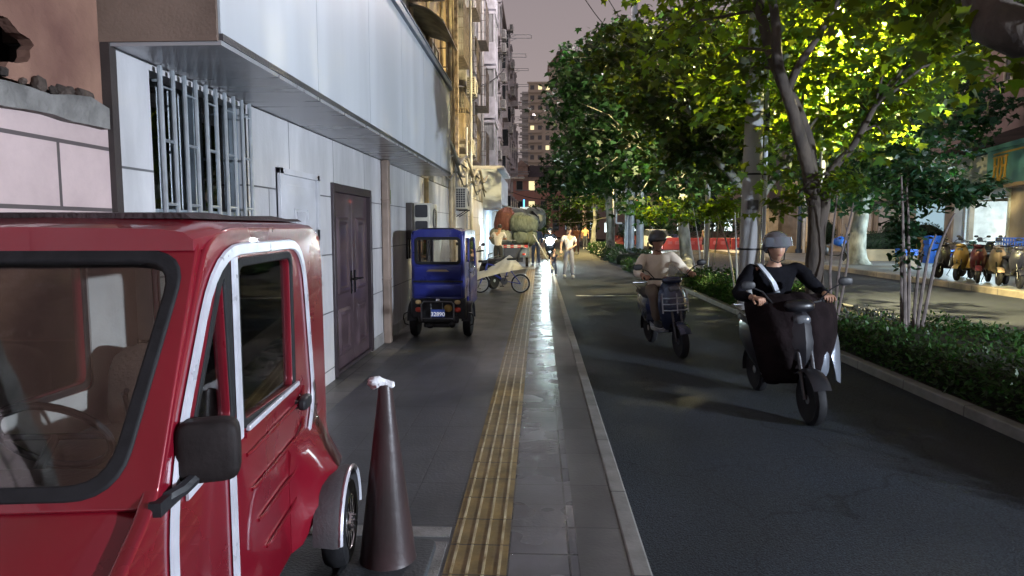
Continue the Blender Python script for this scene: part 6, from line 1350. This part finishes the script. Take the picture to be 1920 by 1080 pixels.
# parked scooters on the far pavement
def upx(px): return onray(px, A, SL)
cols = [('soft_black', 'black naked moped first from the left in the row before the lit shop', (.02, .02, .025)), ('mustard', 'mustard yellow scooter second in the row before the lit shop', (.22, .15, .04)), ('dark_red_gl', 'dark red scooter in the row between mustard and cream ones', (.12, .015, .02)), ('cream_gloss', 'cream rounded scooter standing foremost in the row before the shop', (.42, .31, .21)), ('graphite', 'black scooter right of the cream one near the frame edge', (.03, .03, .04))]
locs = [(1795, 528, -60), (1822, 532, -48), (1846, 536, -30), (1878, 540, -22), (1915, 546, -20)]
for (cn_, lb, c), (px, py, a) in zip(cols, locs):
    g = G(px, py-6, .10)
    scooter(lb, (g.x, g.y+.35, .10), R(a), prop(cn_, c, .3), group='scooters parked before the lit shop')
for (cn_, lb, c, px, py, a) in (('teal_gl', 'teal scooter in the back row before the bright doorway', (.04, .16, .16), 1835, 512, -40), ('graphite', 'black scooter with windscreen in the back row by the doorway', (.03, .03, .04), 1862, 512, -25), ('red_gl', 'bright red scooter in the back row at the right frame edge', (.3, .02, .02), 1905, 512, -20)):
    g = G(px, py-4, .10); scooter(lb, (g.x, g.y+.3, .10), R(a), prop(cn_, c, .3), group='scooters parked before the lit shop')
# blue plastic crates: stack and loose ones
bcm = M('crate_blue', (.02, .12, .55), .45, 0, .1, 4, .05); bcw = M('wicker', (.42, .26, .12), .7, 0, .3, 9, .3)
def crate(loc, rz, label, mat=bcm, sz=(.55, .38, .16), group='blue crates beside the lit shop'):
    t = MB(); x, y, z = sz
    t.b2((-x/2, -y/2, 0), (x/2, y/2, .015))
    for s_ in (-1, 1):
        for k in range(9): u = -x/2+x*k/8; t.box((u, s_*y/2, z/2), (.02, .015, z))
        for k in range(6): u = -y/2+y*k/5; t.box((s_*x/2, u, z/2), (.015, .02, z))
        for zz in (.03, z*.55, z-.02): t.box((0, s_*y/2, zz), (x+.01, .02, .035)).box((s_*x/2, 0, zz), (.02, y+.01, .035))
    o = t.build('crate', mat, label=label, cat='crate', group=group, smooth=0); o.location = loc; o.rotation_euler = (0, 0, rz); return o
g = G(1748, 493, .10)
for k in range(7): crate((g.x+.01*((k*37) % 5-2), g.y, .10+k*.165), R(((k*53) % 7)-3), 'blue crate in the tall stack left of the lit doorway, '+['lowest', 'second', 'third', 'fourth', 'fifth', 'sixth', 'topmost'][k]+' of the stack')
g = G(1731, 492, .10)
for k in range(4): crate((g.x, g.y+.1, .10+k*.27), R(4), 'woven tan basket beside the blue stack, '+['bottom', 'second', 'third', 'top'][k]+' one', bcw, (.34, .34, .26), 'tan baskets beside the blue stack')
for px, z, lb in ((1775, .5, 'blue crate lying behind the first parked moped'), (1797, .5, 'blue crate just left of the bright doorway'), (1700, .55, 'blue crate half behind the tall stack')):
    q = P(px, 470, 26); crate((q.x, 26, z), R(10), lb, sz=(.62, .4, .24))
    MB().b2((q.x-.3, 25.8, .1), (q.x+.3, 26.2, z-.01)).build('stand', M('wood_grey', (.2, .18, .16), .8), label='low grey stand under the '+{1775: 'crate behind the first moped', 1797: 'crate left of the bright doorway', 1700: 'crate half behind the stack'}[px], cat='stand', smooth=0)
q = P(1895, 452, 21); crate((q.x, 21, 1.0), R(-10), 'large blue crate carried on the back of the parked scooters', sz=(.6, .45, .3))
# small dark trike with blue bags beyond the forked trunk
q = G(1558, 492, .10); tk2 = scooter('small electric bike loaded with blue bags across the road', (q.x, q.y, .10), R(70), MATS['soft_black'])
MB().ell((0, -.3, .9), (.2, .25, .22), n=16, m=10, fn=lambda p: p*(1+.2*noise.noise(p*8))).build('front_bag', bcm, tk2); MB().ell((0, .7, .95), (.22, .22, .2), n=16, m=10, fn=lambda p: p*(1+.2*noise.noise(p*8))).build('rear_bag', bcm, tk2)
# ------------------------------------------------------------------ far background
def grid_building(name, label, c, size, rz, mat, floors, cols_, winm, litm=None, lit=(), roof=None, recess=.15, cat='building', wz0=1.0):
    t = thing(name, label, cat, c, rz); w_, d_, h = size
    MB().b2((-w_/2, 0, 0), (w_/2, d_, h)).build('wall', mat, t, smooth=0)
    fh = h/floors; cw = w_/cols_
    for i in range(floors):
        for j in range(cols_):
            x = -w_/2+cw*(j+.5); z = fh*i+fh*.35
            m_ = litm if (i, j) in lit else winm
            f = MB().b2((x-cw*.28, -.08, z-.1), (x+cw*.28, 0, z)).b2((x-cw*.28, -.05, z), (x-cw*.24, 0, z+fh*.45)).b2((x+cw*.24, -.05, z), (x+cw*.28, 0, z+fh*.45)).b2((x-cw*.28, -.05, z+fh*.45), (x+cw*.28, 0, z+fh*.5)).build('window', MATS['window_beige'], t, smooth=0)
            MB().b2((x-cw*.24, -.02, z), (x+cw*.24, -.01, z+fh*.45)).build('pane', m_, f, smooth=0)
    if roof: MB().loft([[(-w_/2-.4, -.4, h), (w_/2+.4, -.4, h), (w_/2+.4, d_+.4, h), (-w_/2-.4, d_+.4, h)], [(-w_/2+.5, d_*.28, h+roof), (w_/2-.5, d_*.28, h+roof), (w_/2-.5, d_*.7, h+roof), (-w_/2+.5, d_*.7, h+roof)]]).build('roof', M('dark_roof', (.055, .04, .045), .7, 0, .3, 3, .2), t, smooth=0)
    return t
litw = M('lit_warm', (.9, .8, .5), .5, emit=(1, .85, .45), es=.75); litc = M('lit_cool', (.8, .9, .9), .5, emit=(.85, 1, 1), es=1.2)
q = P(1030, 425, 105)
pbld = grid_building('pink_building', 'pink walled building with dark hipped roof closing the street end', (q.x+1, 105, 0), (17, 10, 9.3), 0, M('pink_wall', (.62, .33, .27), .8, 0, .12, .5, .1, 4), 3, 9, dglass, litw, ((1, 2), (2, 2)), roof=2.0)
MB().b2((-6.4, -.3, 9.3), (-4.4, 2.5, 11.0)).loft([[(-6.6, y, 11), (-4.2, y, 11), (-5.4, y, 11.9)] for y in (-.45, 3)]).build('dormer', M('dormer_pink', (.42, .3, .25), .8), pbld, smooth=0)
MB().b2((-8.7, -.25, 8.7), (8.7, 0, 9.3)).build('cornice', MATS['dormer_pink'], pbld, smooth=0)
hb = M('highrise_cream', (.62, .53, .43), .8, 0, .1, .2, 0)
q = P(1040, 425, 215)
hr = grid_building('highrise', 'cream highrise with lit windows behind the leaves, topped by a pointed turret', (q.x, 215, 0), (17, 16, 46.5), 0, hb, 15, 7, M('highrise_glass', (.13, .13, .14), .3), litw, ((14, 1), (14, 2), (10, 0), (8, 2), (6, 5), (11, 4)), cat='highrise')
MB().b2((-2, 1, 46.5), (7, 9, 52)).b2((-8.9, -.4, 46.5), (8.7, 0, 47)).build('penthouse', hb, hr, smooth=0)
MB().loft([[(2.5-5*k, 5-5*k, 52+(1-k)*7), (2.5+5*k, 5-5*k, 52+(1-k)*7), (2.5+5*k, 5+5*k, 52+(1-k)*7), (2.5-5*k, 5+5*k, 52+(1-k)*7)] for k in (1, .02)]).build('turret_roof', M('turret_brown', (.22, .13, .10), .7), hr, smooth=0)
for i in range(15): 
    MB().b2((-8.6, -.7, 3.1*i+.2), (-4.2, -.0, 3.1*i+1.1)).build('balcony', hb, hr, smooth=0)
q = P(992, 425, 230)
sl = thing('tower_block', 'pale slab tower with stepped balconies at the left of the highrise', 'highrise', (q.x-1, 230, 0))
MB().b2((-1.5, 0, 0), (6, 14, 47)).build('wall', M('slab_white', (.62, .62, .62), .8), sl, smooth=0)
for i in range(16): MB().b2((-2.6+.5*(i % 2), -1.0, 2.9*i+.5), (1.4, 0, 2.9*i+1.6)).b2((-2.6+.5*(i % 2), -1, 2.9*i+2.6), (1.4, 0, 2.9*i+2.9)).build('balcony', MATS['slab_white'], sl, smooth=0)
# row of lit shops far across
rowm = M('far_row_wall', (.34, .26, .22), .8, 0, .2, .5, .1, 4)
for (pa, pb_, Y, h, lb, lit_) in ((1100, 1260, 82, 7.5, 'pale far shop row seen between the paired poles', ((0, 1), (0, 3), (0, 4))), (1262, 1440, 78, 9, 'warm-lit far building beyond the red barriers', ((0, 0), (0, 2), (0, 3), (1, 4)))):
    a = P(pa, 425, Y); b = P(pb_, 425, Y)
    grid_building('far_building', lb, ((a.x+b.x)/2, Y, .09), (b.x-a.x, 8, h), 0, rowm, 3, 6, dglass, litc, lit_)
q = P(1430, 425, 95); grid_building('far_apartment', 'tall dim apartment block behind the concrete pole tree', (q.x, 95, 0), (34, 10, 24), 0, M('dim_wall', (.2, .17, .16), .8), 8, 9, dglass, litw, ((2, 1), (5, 3), (3, 6)))
# warm street lamps far down and over the side street
lw = street_lamp((P(1150, 425, 47).x, 47, -.05), 5.6, (-1.5, -.3, .1), 'distant warm street lamp beyond the paired poles', (1, .76, .30), 6500, .2, 15)
lw2 = street_lamp((P(1420, 425, 52).x, 52, .05), 6.5, (-1.5, 0, .1), 'warm street lamp over the crossing by the gate', (1, .70, .34), 3600, .2, 10)
lw3 = street_lamp((P(1070, 425, 90).x, 90, -.05), 7, (-1.2, -.3, .1), 'farthest warm street lamp at the street end', (1, .75, .4), 2500, .2, 10)
# overhead wires
wm = M('wire_black', (.02, .02, .02), .6)
def wire(a, b, sag, label, r=.018): 
    a = Vector(a); b = Vector(b); MB().tube([a.lerp(b, k/14)-Vector((0, 0, sag*4*(k/14)*(1-k/14))) for k in range(15)], r, 5).build('wire', wm, label=label, cat='wire')
wire(P(962, 400, 60), P(1185, 395, 40), .8, 'low wire sagging from the old blocks to the paired poles', .03)
wire(P(960, 360, 70), P(1190, 340, 38), .9, 'wire crossing in front of the pink building', .03)
wire(P(1185, 60, 36), P(1120, -40, 30), .2, 'wire rising from the tall mast to the left', .02)
wire(P(1185, 80, 36), P(1080, -30, 28), .5, 'looping wire left of the tall mast', .02)
wire(P(1188, 100, 36), P(1412, -80, 13.3), .6, 'long wire from the tall mast to the concrete pole', .015)
wire(P(846, 160, 20), P(945, 130, 45), .4, 'wire sagging along the old block fronts', .03)
